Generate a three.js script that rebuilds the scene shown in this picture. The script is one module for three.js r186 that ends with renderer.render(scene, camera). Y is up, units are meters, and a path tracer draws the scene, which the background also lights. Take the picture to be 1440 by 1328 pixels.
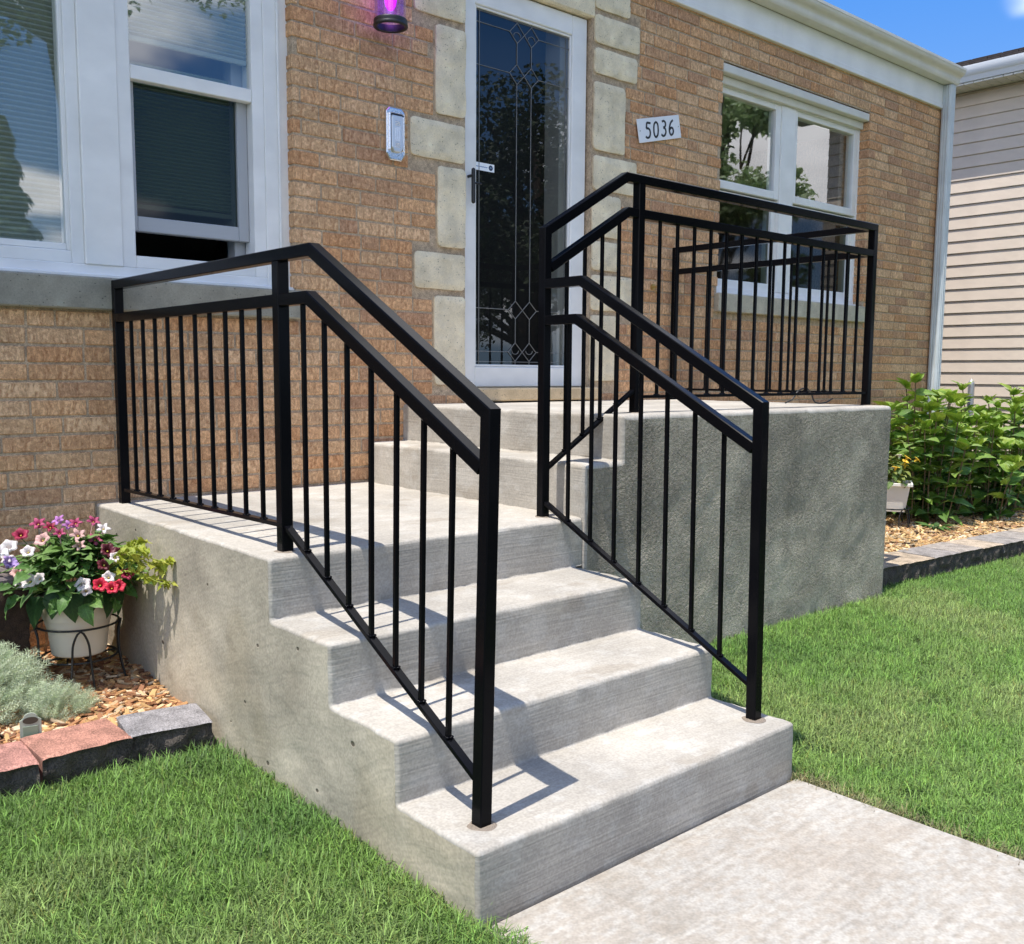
import * as THREE from 'three';
import { mergeGeometries, mergeVertices } from 'three/addons/utils/BufferGeometryUtils.js';

// ------------------------------------------------------------------ camera, sky, sun, exposure
const scene = new THREE.Scene();
const camera = new THREE.PerspectiveCamera(51.83, 1440 / 1328, 0.05, 600);
camera.position.set(-1.349, 1.2752, 4.151);
camera.rotation.order = 'YXZ';
camera.rotation.set(-0.1079, -0.7233, 0.0064);
camera.setViewOffset(1440, 1328, -2.83, -9.49, 1440, 1328);
const renderer = new THREE.WebGLRenderer({ antialias: true });
renderer.toneMapping = THREE.LinearToneMapping;
renderer.toneMappingExposure = 1.72;
renderer.shadowMap.enabled = true;

const SUN_DIR = new THREE.Vector3(-0.305, 0.952, 0.042).normalize();
const sun = new THREE.DirectionalLight(new THREE.Color(1.0, 0.95, 0.88), 3.7);
sun.position.copy(SUN_DIR).multiplyScalar(40);
sun.castShadow = true; sun.shadow.radius = 0.7;
sun.shadow.camera.left = -12; sun.shadow.camera.right = 14; sun.shadow.camera.top = 14; sun.shadow.camera.bottom = -12;
sun.shadow.camera.far = 90; sun.shadow.mapSize.set(2048, 2048);
scene.add(sun); scene.add(sun.target);

// ------------------------------------------------------------------ random numbers and noise
function rng(seed) { let s = seed >>> 0; return () => { s = (s + 0x6D2B79F5) >>> 0; let t = s; t = Math.imul(t ^ (t >>> 15), t | 1); t ^= t + Math.imul(t ^ (t >>> 7), t | 61); return ((t ^ (t >>> 14)) >>> 0) / 4294967296; }; }
const R = rng(77);
const rr = (a, b, f = R) => a + (b - a) * f();
const clamp = (x, a = 0, b = 1) => Math.min(b, Math.max(a, x));
const sm = (a, b, x) => { const t = clamp((x - a) / (b - a)); return t * t * (3 - 2 * t); };
function h2(x, y, s) { let h = Math.imul(x, 374761393) + Math.imul(y, 668265263) + Math.imul(s, 974634777); h = Math.imul(h ^ (h >>> 13), 1274126177); return ((h ^ (h >>> 16)) >>> 0) / 4294967296; }
function vn(x, y, px, py, s) {                     // value noise that repeats every px, py cells
  const xi = Math.floor(x), yi = Math.floor(y); let fx = x - xi, fy = y - yi; fx = fx * fx * (3 - 2 * fx); fy = fy * fy * (3 - 2 * fy);
  const m = (a, p) => ((a % p) + p) % p; const x0 = m(xi, px), x1 = m(xi + 1, px), y0 = m(yi, py), y1 = m(yi + 1, py);
  const a = h2(x0, y0, s), b = h2(x1, y0, s), c = h2(x0, y1, s), d = h2(x1, y1, s);
  return a + (b - a) * fx + (c - a) * fy + (a - b - c + d) * fx * fy;
}
function fbm(x, y, px, py, s, o = 4) { let v = 0, a = 0.5, n = 0; for (let i = 0; i < o; i++) { v += a * vn(x, y, px, py, s + i); n += a; a *= 0.5; x *= 2; y *= 2; px *= 2; py *= 2; } return v / n; }
function h3(x, y, z) { let h = Math.imul(x, 374761393) + Math.imul(y, 668265263) + Math.imul(z, 2147483647 - 351); h = Math.imul(h ^ (h >>> 13), 1274126177); return ((h ^ (h >>> 16)) >>> 0) / 4294967296; }
function n3(x, y, z) {
  const xi = Math.floor(x), yi = Math.floor(y), zi = Math.floor(z); let fx = x - xi, fy = y - yi, fz = z - zi; fx = fx * fx * (3 - 2 * fx); fy = fy * fy * (3 - 2 * fy); fz = fz * fz * (3 - 2 * fz);
  const l = (a, b, t) => a + (b - a) * t, g = (i, j, k) => h3(xi + i, yi + j, zi + k);
  return l(l(l(g(0, 0, 0), g(1, 0, 0), fx), l(g(0, 1, 0), g(1, 1, 0), fx), fy), l(l(g(0, 0, 1), g(1, 0, 1), fx), l(g(0, 1, 1), g(1, 1, 1), fx), fy), fz) * 2 - 1;
}
const f3 = (x, y, z) => (n3(x, y, z) + 0.5 * n3(2 * x, 2 * y, 2 * z) + 0.25 * n3(4 * x, 4 * y, 4 * z)) / 1.75;

// ------------------------------------------------------------------ sky: blue air with cumulus, computed
{
  const W = 1536, H = 768, d = new Float32Array(W * H * 4);
  for (let j = 0; j < H; j++) for (let i = 0; i < W; i++) {
    const el = ((j + 0.5) / H - 0.5) * Math.PI, az = ((i + 0.5) / W - 0.5) * 2 * Math.PI, y = Math.sin(el);
    const x = Math.cos(el) * Math.cos(az), z = Math.cos(el) * Math.sin(az);
    const k = Math.pow(1 - clamp(y), 4.2), o = 4 * (j * W + i);
    let r = 0.006 + 0.33 * k, g = 0.145 + 0.35 * k, b = 0.52 + 0.15 * k;
    if (y > 0.0) {                                  // clouds on a flat layer
      const q = 1 / (y + 0.16), cx = x * q * 1.35 + 19.09, cz = z * q * 1.35 + 39.79;
      let c = 0, a = 0.5, f = 1; for (let m = 0; m < 6; m++) { c += a * n3(cx * f, 3.7 + m, cz * f); a *= 0.52; f *= 2.03; }
      const cov = sm(0.0, 0.24, c) * sm(0.0, 0.08, y);
      const body = sm(0.1, 0.5, c), L = 1.65 - 0.45 * body;
      r += (L * 1.0 - r) * cov; g += (L * 1.0 - g) * cov; b += (L * 1.03 - b) * cov;
    } else { r = 0.3; g = 0.33; b = 0.33; }
    d[o] = r; d[o + 1] = g; d[o + 2] = b; d[o + 3] = 1;
  }
  const t = new THREE.DataTexture(d, W, H, THREE.RGBAFormat, THREE.FloatType);
  t.mapping = THREE.EquirectangularReflectionMapping; t.magFilter = t.minFilter = THREE.LinearFilter; t.colorSpace = THREE.LinearSRGBColorSpace; t.needsUpdate = true;
  scene.background = t; scene.environment = t;
}

// ------------------------------------------------------------------ textures
function tex(n, m, size, srgb, fn) {               // fn(u, v) in 0..1 -> [r, g, b] or a number; size: metres covered [w, h]
  const d = new Uint8Array(n * m * 4);
  for (let j = 0; j < m; j++) for (let i = 0; i < n; i++) {
    const c = fn((i + 0.5) / n, (j + 0.5) / m), o = 4 * (j * n + i);
    if (typeof c === 'number') d[o] = d[o + 1] = d[o + 2] = clamp(c) * 255; else { d[o] = clamp(c[0]) * 255; d[o + 1] = clamp(c[1]) * 255; d[o + 2] = clamp(c[2]) * 255; }
    d[o + 3] = 255;
  }
  const t = new THREE.DataTexture(d, n, m, THREE.RGBAFormat, THREE.UnsignedByteType);
  t.wrapS = t.wrapT = THREE.RepeatWrapping; t.magFilter = THREE.LinearFilter; t.minFilter = THREE.LinearFilter; t.repeat.set(1 / size[0], 1 / size[1]);
  if (srgb) t.colorSpace = THREE.SRGBColorSpace; t.needsUpdate = true; return t;
}
const mixc = (a, b, t) => [a[0] + (b[0] - a[0]) * t, a[1] + (b[1] - a[1]) * t, a[2] + (b[2] - a[2]) * t];
const std = (o) => new THREE.MeshStandardMaterial(o);
const phys = (o) => new THREE.MeshPhysicalMaterial(o);
const lin = (r, g, b) => new THREE.Color().setRGB(r, g, b);

// brick face: vertical wire-cut scratches with ragged pits (values near 1 so that the material colour is the brick's)
const brickRelief = (u, v) => {
  const w = (fbm(u * 12, v * 14, 12, 14, 5, 2) - 0.5) * 2.2;
  const s1 = vn(u * 130 + w, v * 9, 130, 9, 11), s2 = vn(u * 75 + w, v * 14, 75, 14, 12), p = fbm(u * 72, v * 30, 72, 30, 13, 4), c = vn(u * 16, v * 16, 16, 16, 14);
  const k = c > 0.5 ? 0.55 : 0.95;
  return clamp(0.56 + (s1 - 0.5) * 0.62 * k + (s2 - 0.5) * 0.25 * k + (p - 0.5) * 0.9 + (vn(u * 280, v * 100, 280, 100, 15) - 0.5) * 0.5);
};
const T_brick = tex(1024, 512, [0.66, 0.33], true, (u, v) => {
  const h = brickRelief(u, v), a = fbm(u * 10, v * 8, 10, 8, 21, 3), pale = sm(0.45, 0.95, h), dark = sm(0.42, 0.12, h);
  let c = mixc([0.84, 0.80, 0.76], [1.0, 0.985, 0.955], pale); c = mixc(c, [0.68, 0.58, 0.50], dark * 0.65);
  const k = 0.92 + 0.16 * a; return [c[0] * k, c[1] * k, c[2] * k];
});
const T_brickB = tex(1024, 512, [0.66, 0.33], false, brickRelief);
const T_mortar = tex(512, 512, [0.4, 0.4], true, (u, v) => { const k = 0.78 + 0.3 * (fbm(u * 20, v * 20, 20, 20, 31, 4) - 0.5) + 0.25 * (vn(u * 160, v * 160, 160, 160, 32) - 0.5); return [k, k * 0.985, k * 0.95]; });
// broom-finished concrete, the strokes along u
const broom = (u, v) => { const w = (fbm(u * 3, v * 4, 3, 4, 41, 3) - 0.5) * 2.6; const a = vn(u * 5, v * 240 + w, 5, 240, 42), b = vn(u * 9, v * 130 + w, 9, 130, 43), c = vn(u * 16, v * 400 + w * 2, 16, 400, 44); return 0.4 * a + 0.3 * b + 0.3 * c; };
const T_tread = tex(1024, 1024, [1.25, 1.25], true, (u, v) => {
  const h = broom(u, v), bl = fbm(u * 5, v * 5, 5, 5, 45, 5), st = fbm(u * 3, v * 9, 3, 9, 46, 4), sp = vn(u * 260, v * 260, 260, 260, 47);
  let k = 0.82 + 0.06 * (h - 0.5) + 0.22 * (bl - 0.5) + 0.10 * (sp - 0.5); let c = [k, k * 0.985, k * 0.955];
  c = mixc(c, [k * 0.86, k * 0.82, k * 0.76], sm(0.56, 0.78, st) * 0.45); c = mixc(c, [k * 1.08, k * 1.08, k * 1.07], sm(0.5, 0.75, fbm(u * 22, v * 30, 22, 30, 49, 3)) * 0.5);
  return c;
});
const T_treadB = tex(1024, 1024, [1.25, 1.25], false, (u, v) => clamp(broom(u, v) * 0.8 + 0.2 * fbm(u * 80, v * 80, 80, 80, 48, 3)));
// floated side wall: faint diagonal sweeps, small pits
const pitAt = (u, v, n, s, lim) => { const x = u * n, y = v * n, i = Math.floor(x), j = Math.floor(y); const m = (a) => ((a % n) + n) % n; if (h2(m(i), m(j), s) < lim) return 0; const cx = i + 0.25 + 0.5 * h2(m(i), m(j), s + 1), cy = j + 0.25 + 0.5 * h2(m(i), m(j), s + 2), r = 0.06 + 0.16 * h2(m(i), m(j), s + 3); return 1 - sm(r * 0.6, r, Math.hypot((x - cx) * 0.7, y - cy)); };
const sideRelief = (u, v) => { const w = (fbm(u * 4, v * 4, 4, 4, 51, 3) - 0.5) * 6; const sw = fbm((u + v) * 8 + w * 0.3, (v * 3 - u) * 26 + w, 8, 26, 52, 3); return clamp(0.62 + 0.3 * (sw - 0.5) + 0.26 * (fbm(u * 70, v * 70, 70, 70, 53, 3) - 0.5) - 0.6 * pitAt(u, v, 26, 54, 0.965)); };
const T_side = tex(1024, 1024, [1.3, 1.3], true, (u, v) => {
  const bl = fbm(u * 4, v * 4, 4, 4, 55, 5), p = pitAt(u, v, 26, 54, 0.965), f = vn(u * 240, v * 240, 240, 240, 56), pl = fbm(u * 5, v * 4, 5, 4, 57, 5);
  const k = 0.78 + 0.4 * (bl - 0.5) + 0.10 * (f - 0.5); let c = mixc([k, k * 0.985, k * 0.945], [k * 0.90, k * 0.865, k * 0.79], sm(0.45, 0.75, pl) * 0.6);
  return mixc(c, [0.35, 0.33, 0.30], p * 0.8);
});
const T_sideB = tex(1024, 1024, [1.3, 1.3], false, sideRelief);
// rough dashed front of the porch
const roughRelief = (u, v) => clamp(0.5 + 0.75 * (fbm(u * 120, v * 110, 120, 110, 61, 3) - 0.5) + 0.4 * (vn(u * 400, v * 400, 400, 400, 67) - 0.5) + 0.5 * (fbm(u * 14, v * 11, 14, 11, 62, 4) - 0.5) + 0.35 * (fbm(u * 5, v * 4, 5, 4, 65, 3) - 0.5));
const T_rough = tex(1024, 1024, [1.1, 1.1], true, (u, v) => { const h = roughRelief(u, v), bl = fbm(u * 4, v * 5, 4, 5, 63, 5), dr = fbm(u * 14, v * 2, 14, 2, 64, 4); const k = 0.74 + 0.36 * (bl - 0.5) + 0.26 * (h - 0.5); let c = [k, k * 0.985, k * 0.94]; c = mixc(c, [k * 0.84, k * 0.83, k * 0.78], sm(0.5, 0.8, dr) * 0.45); const pa = fbm(u * 3 + 0.7, v * 4, 3, 4, 66, 5); c = mixc(c, [k * 1.17, k * 1.16, k * 1.12], sm(0.54, 0.60, pa) * 0.35); return mixc(c, [k * 0.80, k * 0.79, k * 0.75], sm(0.42, 0.36, pa) * 0.3); });
const T_roughB = tex(1024, 1024, [1.1, 1.1], false, roughRelief);
// walk: weathered mottled slab
const walkH = (u, v) => { const w = (fbm(u * 3, v * 3, 3, 3, 71, 3) - 0.5) * 5; return clamp(0.5 * vn(u * 10, v * 150 + w, 10, 150, 72) + 0.5 * fbm(u * 60, v * 60, 60, 60, 73, 3)); };
const T_walk = tex(1024, 1024, [1.5, 1.5], true, (u, v) => {
  const h = walkH(u, v), a = fbm(u * 4, v * 4, 4, 4, 74, 5), m = fbm(u * 60, v * 90, 60, 90, 75, 3), b = fbm(u * 3, v * 3, 3, 3, 76, 4), g = fbm(u * 6, v * 6, 6, 6, 77, 4);
  const k = 0.84 + 0.12 * (h - 0.5) + 0.14 * (a - 0.5) + 0.10 * (vn(u * 300, v * 300, 300, 300, 79) - 0.5); let c = mixc([k * 0.95, k * 0.92, k * 0.875], [k * 1.02, k * 1.01, k * 0.985], sm(0.25, 0.75, m + (b - 0.5) * 0.5)); c = mixc(c, [k * 0.95, k * 0.90, k * 0.84], sm(0.5, 0.8, fbm(u * 5 + 3, v * 7, 5, 7, 78, 4)) * 0.5);
  return mixc(c, [k * 0.86, k * 0.82, k * 0.76], sm(0.54, 0.66, g) * 0.35);
});
const T_walkB = tex(1024, 1024, [1.5, 1.5], false, walkH);
// limestone
const stoneH = (u, v) => clamp(0.6 + 0.8 * (fbm(u * 14, v * 14, 14, 14, 81, 5) - 0.5) - 0.5 * pitAt(u, v, 40, 82, 0.86));
const T_stone = tex(512, 512, [0.5, 0.5], true, (u, v) => { const k = 0.93 + 0.24 * (fbm(u * 7, v * 7, 7, 7, 83, 5) - 0.5) - 0.3 * pitAt(u, v, 40, 82, 0.86) + 0.08 * (vn(u * 150, v * 150, 150, 150, 84) - 0.5); return [k, k * 0.975, k * 0.90]; });
const T_stoneB = tex(512, 512, [0.5, 0.5], false, stoneH);
const T_grit = tex(512, 512, [0.3, 0.3], true, (u, v) => { const k = 0.82 + 0.35 * (vn(u * 110, v * 110, 110, 110, 91) - 0.5) + 0.35 * (fbm(u * 8, v * 8, 8, 8, 92, 4) - 0.5); return [k, k, k]; });
const T_gritB = tex(512, 512, [0.3, 0.3], false, (u, v) => fbm(u * 60, v * 60, 60, 60, 93, 3));
const T_paint = tex(512, 512, [0.8, 0.8], true, (u, v) => { const k = 0.95 + 0.1 * (fbm(u * 5, v * 7, 5, 7, 101, 5) - 0.5); return [k, k, k]; });
const T_wood = tex(512, 256, [0.12, 0.03], true, (u, v) => { const k = 0.8 + 0.5 * (vn(u * 3, v * 22 + 3 * fbm(u * 4, v * 4, 4, 4, 111, 2), 3, 22, 112) - 0.5); return [k, k * 0.96, k * 0.9]; });
const T_soil = tex(512, 512, [1, 1], true, (u, v) => { const k = 0.7 + 0.8 * (fbm(u * 30, v * 30, 30, 30, 121, 4) - 0.5); return [k, k, k]; });

const M = {
  mortar: std({ color: lin(0.78, 0.61, 0.44), map: T_mortar, roughness: 1 }),
  tread: std({ color: lin(0.62, 0.59, 0.54), map: T_tread, bumpMap: T_treadB, bumpScale: 0.0012, roughness: 0.93 }),
  side: std({ color: lin(0.75, 0.70, 0.60), map: T_side, bumpMap: T_sideB, bumpScale: 0.0028, roughness: 0.95 }),
  rough: std({ color: lin(0.66, 0.585, 0.485), map: T_rough, bumpMap: T_roughB, bumpScale: 0.006, roughness: 0.97 }),
  walk: std({ color: lin(0.56, 0.535, 0.495), map: T_walk, bumpMap: T_walkB, bumpScale: 0.0015, roughness: 0.95 }),
  stone: std({ color: lin(0.92, 0.835, 0.695), map: T_stone, bumpMap: T_stoneB, bumpScale: 0.007, roughness: 0.9 }),
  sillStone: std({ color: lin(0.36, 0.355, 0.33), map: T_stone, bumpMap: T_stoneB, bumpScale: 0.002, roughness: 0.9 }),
  white: std({ color: lin(0.93, 0.915, 0.87), map: T_paint, roughness: 0.38 }),
  cream: std({ color: lin(0.80, 0.77, 0.68), map: T_paint, roughness: 0.5 }),
  iron: phys({ color: lin(0.004, 0.004, 0.005), roughness: 0.15, specularIntensity: 0.14 }),
  black: std({ color: lin(0.012, 0.012, 0.012), roughness: 0.4 }),
  lead: std({ color: lin(0.22, 0.22, 0.21), roughness: 0.5, metalness: 0.5 }),
  glass: phys({ color: lin(0.93, 0.97, 0.95), transmission: 1, thickness: 0, roughness: 0.012, ior: 2.35 }),
  screenGlass: phys({ color: lin(0.36, 0.40, 0.35), transmission: 1, thickness: 0, roughness: 0.03, ior: 1.4 }),
  doorGlass: phys({ color: lin(0.5, 0.52, 0.52), transmission: 1, thickness: 0, roughness: 0.01, ior: 1.7 }),
  shade: std({ color: lin(0.30, 0.33, 0.28), roughness: 0.9 }),
  greyVinyl: std({ color: lin(0.42, 0.43, 0.44), roughness: 0.5 }),
  roomWall: std({ color: lin(0.52, 0.49, 0.44), roughness: 1 }),
  darkDoor: std({ color: lin(0.02, 0.016, 0.013), roughness: 0.5 }),
  chrome: std({ color: lin(0.79, 0.79, 0.79), roughness: 0.2, metalness: 1, bumpMap: T_gritB, bumpScale: 0.0004 }),
  siding: std({ color: lin(0.76, 0.64, 0.51), map: T_paint, roughness: 0.65 }),
  shingle: std({ color: lin(0.05, 0.04, 0.037), map: T_grit, roughness: 1 }),
  plank: std({ color: lin(0.3, 0.3, 0.3), roughness: 1 }),
  bark: std({ color: lin(0.10, 0.075, 0.055), map: T_grit, roughness: 1 }),
  soil: std({ color: lin(0.10, 0.072, 0.048), map: T_soil, roughness: 1 }),
  asphalt: std({ color: lin(0.06, 0.06, 0.06), map: T_grit, roughness: 1 }),
  wire: std({ color: lin(0.012, 0.012, 0.011), roughness: 0.55 }),
  galv: std({ color: lin(0.42, 0.43, 0.43), roughness: 0.45, metalness: 0.7 }),
};

// ------------------------------------------------------------------ geometry helpers
const used = {};
function numbered(n) { if (!(n in used)) { used[n] = 0; return n; } used[n]++; return n + '_' + String(used[n]).padStart(3, '0'); }
function mesh(name, g, m, parent) { const o = new THREE.Mesh(g, m); o.castShadow = o.receiveShadow = true; o.name = parent ? name : numbered(name); (parent || scene).add(o); return o; }
function tag(o, label, category, group, kind) { o.userData = { label, category }; if (group) o.userData.group = group; if (kind) o.userData.kind = kind; return o; }
function thing(name, label, category, p = [0, 0, 0], turn = 0, group) { const o = new THREE.Group(); o.name = numbered(name); o.position.set(...p); o.rotation.y = turn; scene.add(o); return tag(o, label, category, group); }
function sub(name, parent) { const o = new THREE.Group(); o.name = name; parent.add(o); return o; }
function struct(name, g, m) { const o = mesh(name, g, m); o.userData.kind = 'structure'; return o; }
function tri(pos, uv) { const g = new THREE.BufferGeometry(); g.setAttribute('position', new THREE.Float32BufferAttribute(pos, 3)); g.setAttribute('uv', new THREE.Float32BufferAttribute(uv, 2)); g.computeVertexNormals(); return g; }
const ni = (g) => { const q = g.index ? g.toNonIndexed() : g; for (const k of Object.keys(q.attributes)) if (!['position', 'normal', 'uv'].includes(k)) q.deleteAttribute(k); return q; };
const merge = (a) => mergeGeometries(a.map(ni));
// box with chamfered edges, centre at (x, y, z); uv in metres
function cbox(w, h, d, c = 0.003, x = 0, y = 0, z = 0, uo = 0, vo = 0, jig = null) {
  const P = [], U = [], hx = w / 2, hy = h / 2, hz = d / 2; c = Math.min(c, hx * 0.9, hy * 0.9, hz * 0.9);
  const uvOf = (p, n) => Math.abs(n[2]) >= Math.abs(n[0]) && Math.abs(n[2]) >= Math.abs(n[1]) ? [p[0], p[1]] : Math.abs(n[1]) >= Math.abs(n[0]) ? [p[0], p[2]] : [p[2], p[1]];
  const J = (p) => { if (!jig) return p; const q = jig(p); return q; };
  const poly = (q) => {
    const a = q[0], b = q[1], e = q[2]; let n = [(b[1] - a[1]) * (e[2] - a[2]) - (b[2] - a[2]) * (e[1] - a[1]), (b[2] - a[2]) * (e[0] - a[0]) - (b[0] - a[0]) * (e[2] - a[2]), (b[0] - a[0]) * (e[1] - a[1]) - (b[1] - a[1]) * (e[0] - a[0])];
    const ce = q.reduce((s, p) => [s[0] + p[0], s[1] + p[1], s[2] + p[2]], [0, 0, 0]); if (n[0] * ce[0] + n[1] * ce[1] + n[2] * ce[2] < 0) { q = q.slice().reverse(); n = n.map((v) => -v); }
    for (let i = 1; i + 1 < q.length; i++) for (const p of [q[0], q[i], q[i + 1]]) { const r = J(p); P.push(r[0] + x, r[1] + y, r[2] + z); const t = uvOf(p, n); U.push(t[0] + uo, t[1] + vo); }
  };
  const ix = hx - c, iy = hy - c, iz = hz - c;
  for (const s of [-1, 1]) { poly([[s * hx, -iy, -iz], [s * hx, iy, -iz], [s * hx, iy, iz], [s * hx, -iy, iz]]); poly([[-ix, s * hy, -iz], [ix, s * hy, -iz], [ix, s * hy, iz], [-ix, s * hy, iz]]); poly([[-ix, -iy, s * hz], [ix, -iy, s * hz], [ix, iy, s * hz], [-ix, iy, s * hz]]); }
  for (const s of [-1, 1]) for (const t of [-1, 1]) {
    poly([[s * hx, t * iy, -iz], [s * hx, t * iy, iz], [s * ix, t * hy, iz], [s * ix, t * hy, -iz]]);
    poly([[s * hx, -iy, t * iz], [s * hx, iy, t * iz], [s * ix, iy, t * hz], [s * ix, -iy, t * hz]]);
    poly([[-ix, s * hy, t * iz], [ix, s * hy, t * iz], [ix, s * iy, t * hz], [-ix, s * iy, t * hz]]);
    for (const v of [-1, 1]) poly([[s * hx, t * iy, v * iz], [s * ix, t * hy, v * iz], [s * ix, t * iy, v * hz]]);
  }
  return tri(P, U);
}
const bb = (x0, x1, y0, y1, z0, z1, c = 0.003) => cbox(x1 - x0, y1 - y0, z1 - z0, c, (x0 + x1) / 2, (y0 + y1) / 2, (z0 + z1) / 2, x0 * 1.7 + z0, y0 * 1.3);
const V = (x, y, z) => new THREE.Vector3(x, y, z);
// square bar swept along a polyline with mitred bends; draws segments from a to b-1 of the list; S is the sideways axis
function sweep(pts, S, hw, hh, c, a = 0, b = pts.length - 1, caps = true) {
  const n = pts.length, D = [], N = [], P = [], U = [];
  for (let i = 0; i + 1 < n; i++) { D.push(pts[i + 1].clone().sub(pts[i]).normalize()); N.push(new THREE.Vector3().crossVectors(S, D[i]).normalize()); }
  const mit = (i) => { if (i === 0) return N[0].clone(); if (i === n - 1) return N[n - 2].clone(); const m = N[i - 1].clone().add(N[i]); return m.divideScalar(1 + N[i - 1].dot(N[i])); };
  const sec = [[hw, hh - c], [hw - c, hh], [-hw + c, hh], [-hw, hh - c], [-hw, -hh + c], [-hw + c, -hh], [hw - c, -hh], [hw, -hh + c]];
  const ring = (i) => { const m = mit(i); return sec.map(([s, t]) => pts[i].clone().addScaledVector(S, s).addScaledVector(m, t)); };
  const put = (p, u, v) => { P.push(p.x, p.y, p.z); U.push(u, v); };
  let L = 0;
  for (let i = a; i < b; i++) {
    const A = ring(i), B = ring(i + 1), l = pts[i].distanceTo(pts[i + 1]);
    for (let k = 0; k < 8; k++) { const q = (k + 1) % 8; put(A[k], L, k); put(B[k], L + l, k); put(B[q], L + l, k + 1); put(A[k], L, k); put(B[q], L + l, k + 1); put(A[q], L, k + 1); }
    L += l;
  }
  const cap = (i, rev) => { const A = ring(i); for (let k = 1; k < 7; k++) { const t = rev ? [0, k + 1, k] : [0, k, k + 1]; for (const j of t) put(A[j], sec[j][0], sec[j][1]); } };
  if (caps && a === 0) cap(0, false); if (caps && b === n - 1) cap(n - 1, true);
  const g = tri(P, U); return g;
}
const tube = (pts, r, seg = 24, rad = 7, closed = false, t = 0.5) => new THREE.TubeGeometry(new THREE.CatmullRomCurve3(pts, closed, 'catmullrom', t), seg, r, rad, closed);
const cyl = (r0, r1, h, n, x, y, z, open = false) => new THREE.CylinderGeometry(r0, r1, h, n, 1, open).translate(x, y, z);

// ------------------------------------------------------------------ measures taken from the photograph
const h = [0, 0.1791, 0.3527, 0.5288, 0.7189, 0.9275, 1.1133], SW = 1.305, X5 = 1.333, X6 = 1.548, X7 = 3.729, Z = [0, 2.507, 2.183, 1.859, 1.518], ZP = 1.526;
const yard = (x, z) => { const right = sm(0.2, 1.6, x); const s = 0.022 * clamp(2.5 - z, -1, 2.4) * (1 - right) + 0.072 * clamp(2.5 - z, -0.2, 1.6) * right; return s - 0.012 + 0.006 * f3(x * 1.3, 0.5, z * 1.3); };

// ------------------------------------------------------------------ ground
{
  const xs = [], zs = [];
  for (let x = -150; x < -5; x += 12) xs.push(x); for (let x = -5; x <= 11.01; x += 0.16) xs.push(x); for (let x = 16; x <= 160; x += 12) xs.push(x);
  for (let z = -90; z < -4; z += 12) zs.push(z); for (let z = -4; z <= 8.01; z += 0.16) zs.push(z); for (let z = 12; z <= 150; z += 9) zs.push(z);
  const P = [], U = [], I = [];
  zs.forEach((z, j) => xs.forEach((x, i) => {
    const near = x > -4.9 && x < 10.9 && z > -3.9 && z < 7.9; let y = near ? yard(x, z) : yard(clamp(x, -5, 11), clamp(z, -4, 8)) - 0.02;
    if (x > -0.15 && x < 1.45 && z > 2.2) y = -0.09; if (x > -0.2 && x < 3.8 && z < 1.8) y = Math.min(y, 0.0);
    P.push(x, y, z); U.push(x, z);
    if (i && j) { const a = j * xs.length + i; I.push(a - xs.length - 1, a - 1, a - xs.length, a - xs.length, a - 1, a); }
  }));
  const g = new THREE.BufferGeometry(); g.setAttribute('position', new THREE.Float32BufferAttribute(P, 3)); g.setAttribute('uv', new THREE.Float32BufferAttribute(U, 2)); g.setIndex(I); g.computeVertexNormals();
  struct('ground', g, std({ color: lin(0.055, 0.085, 0.022), map: T_soil, roughness: 1 }));
  struct('front_walk', bb(0.0, 1.30, -0.1, 0, 2.516, 8.6, 0.008), M.walk);
  struct('pavement', bb(-60, 60, -0.1, 0.0, 8.62, 10.1, 0.01), M.walk);
  struct('road', bb(-80, 80, -0.2, -0.075, 12.4, 20.4, 0.01), M.asphalt);
  struct('kerb', merge([bb(-80, 80, -0.2, 0.03, 12.2, 12.38, 0.02), bb(-80, 80, -0.2, 0.03, 20.42, 20.6, 0.02)]), M.walk);
}

// ------------------------------------------------------------------ concrete stoop
function rounded(cs, step = 0.03) {                 // corners [t, y, r] -> dense points; mid index of each corner
  const out = [], mid = []; const line = (a, b) => { const l = Math.hypot(b[0] - a[0], b[1] - a[1]), n = Math.max(1, Math.ceil(l / step)); for (let i = 1; i <= n; i++) out.push([a[0] + (b[0] - a[0]) * i / n, a[1] + (b[1] - a[1]) * i / n]); };
  out.push([cs[0][0], cs[0][1]]); let last = cs[0];
  for (let i = 1; i < cs.length; i++) {
    const c = cs[i], nx = cs[i + 1]; if (!nx) { line(last, c); mid.push(out.length - 1); break; }
    const u = [last[0] - c[0], last[1] - c[1]], v = [nx[0] - c[0], nx[1] - c[1]], lu = Math.hypot(...u), lv = Math.hypot(...v), r = c[2];
    const A = [c[0] + u[0] / lu * r, c[1] + u[1] / lu * r], B = [c[0] + v[0] / lv * r, c[1] + v[1] / lv * r]; line(last, A);
    const n = 6; for (let k = 1; k <= n; k++) { const t = k / n; const q = [(1 - t) * (1 - t) * A[0] + 2 * t * (1 - t) * c[0] + t * t * B[0], (1 - t) * (1 - t) * A[1] + 2 * t * (1 - t) * c[1] + t * t * B[1]]; out.push(q); if (k === n / 2) mid.push(out.length - 1); }
    last = B;
  }
  return { pts: out, mid };
}
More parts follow.
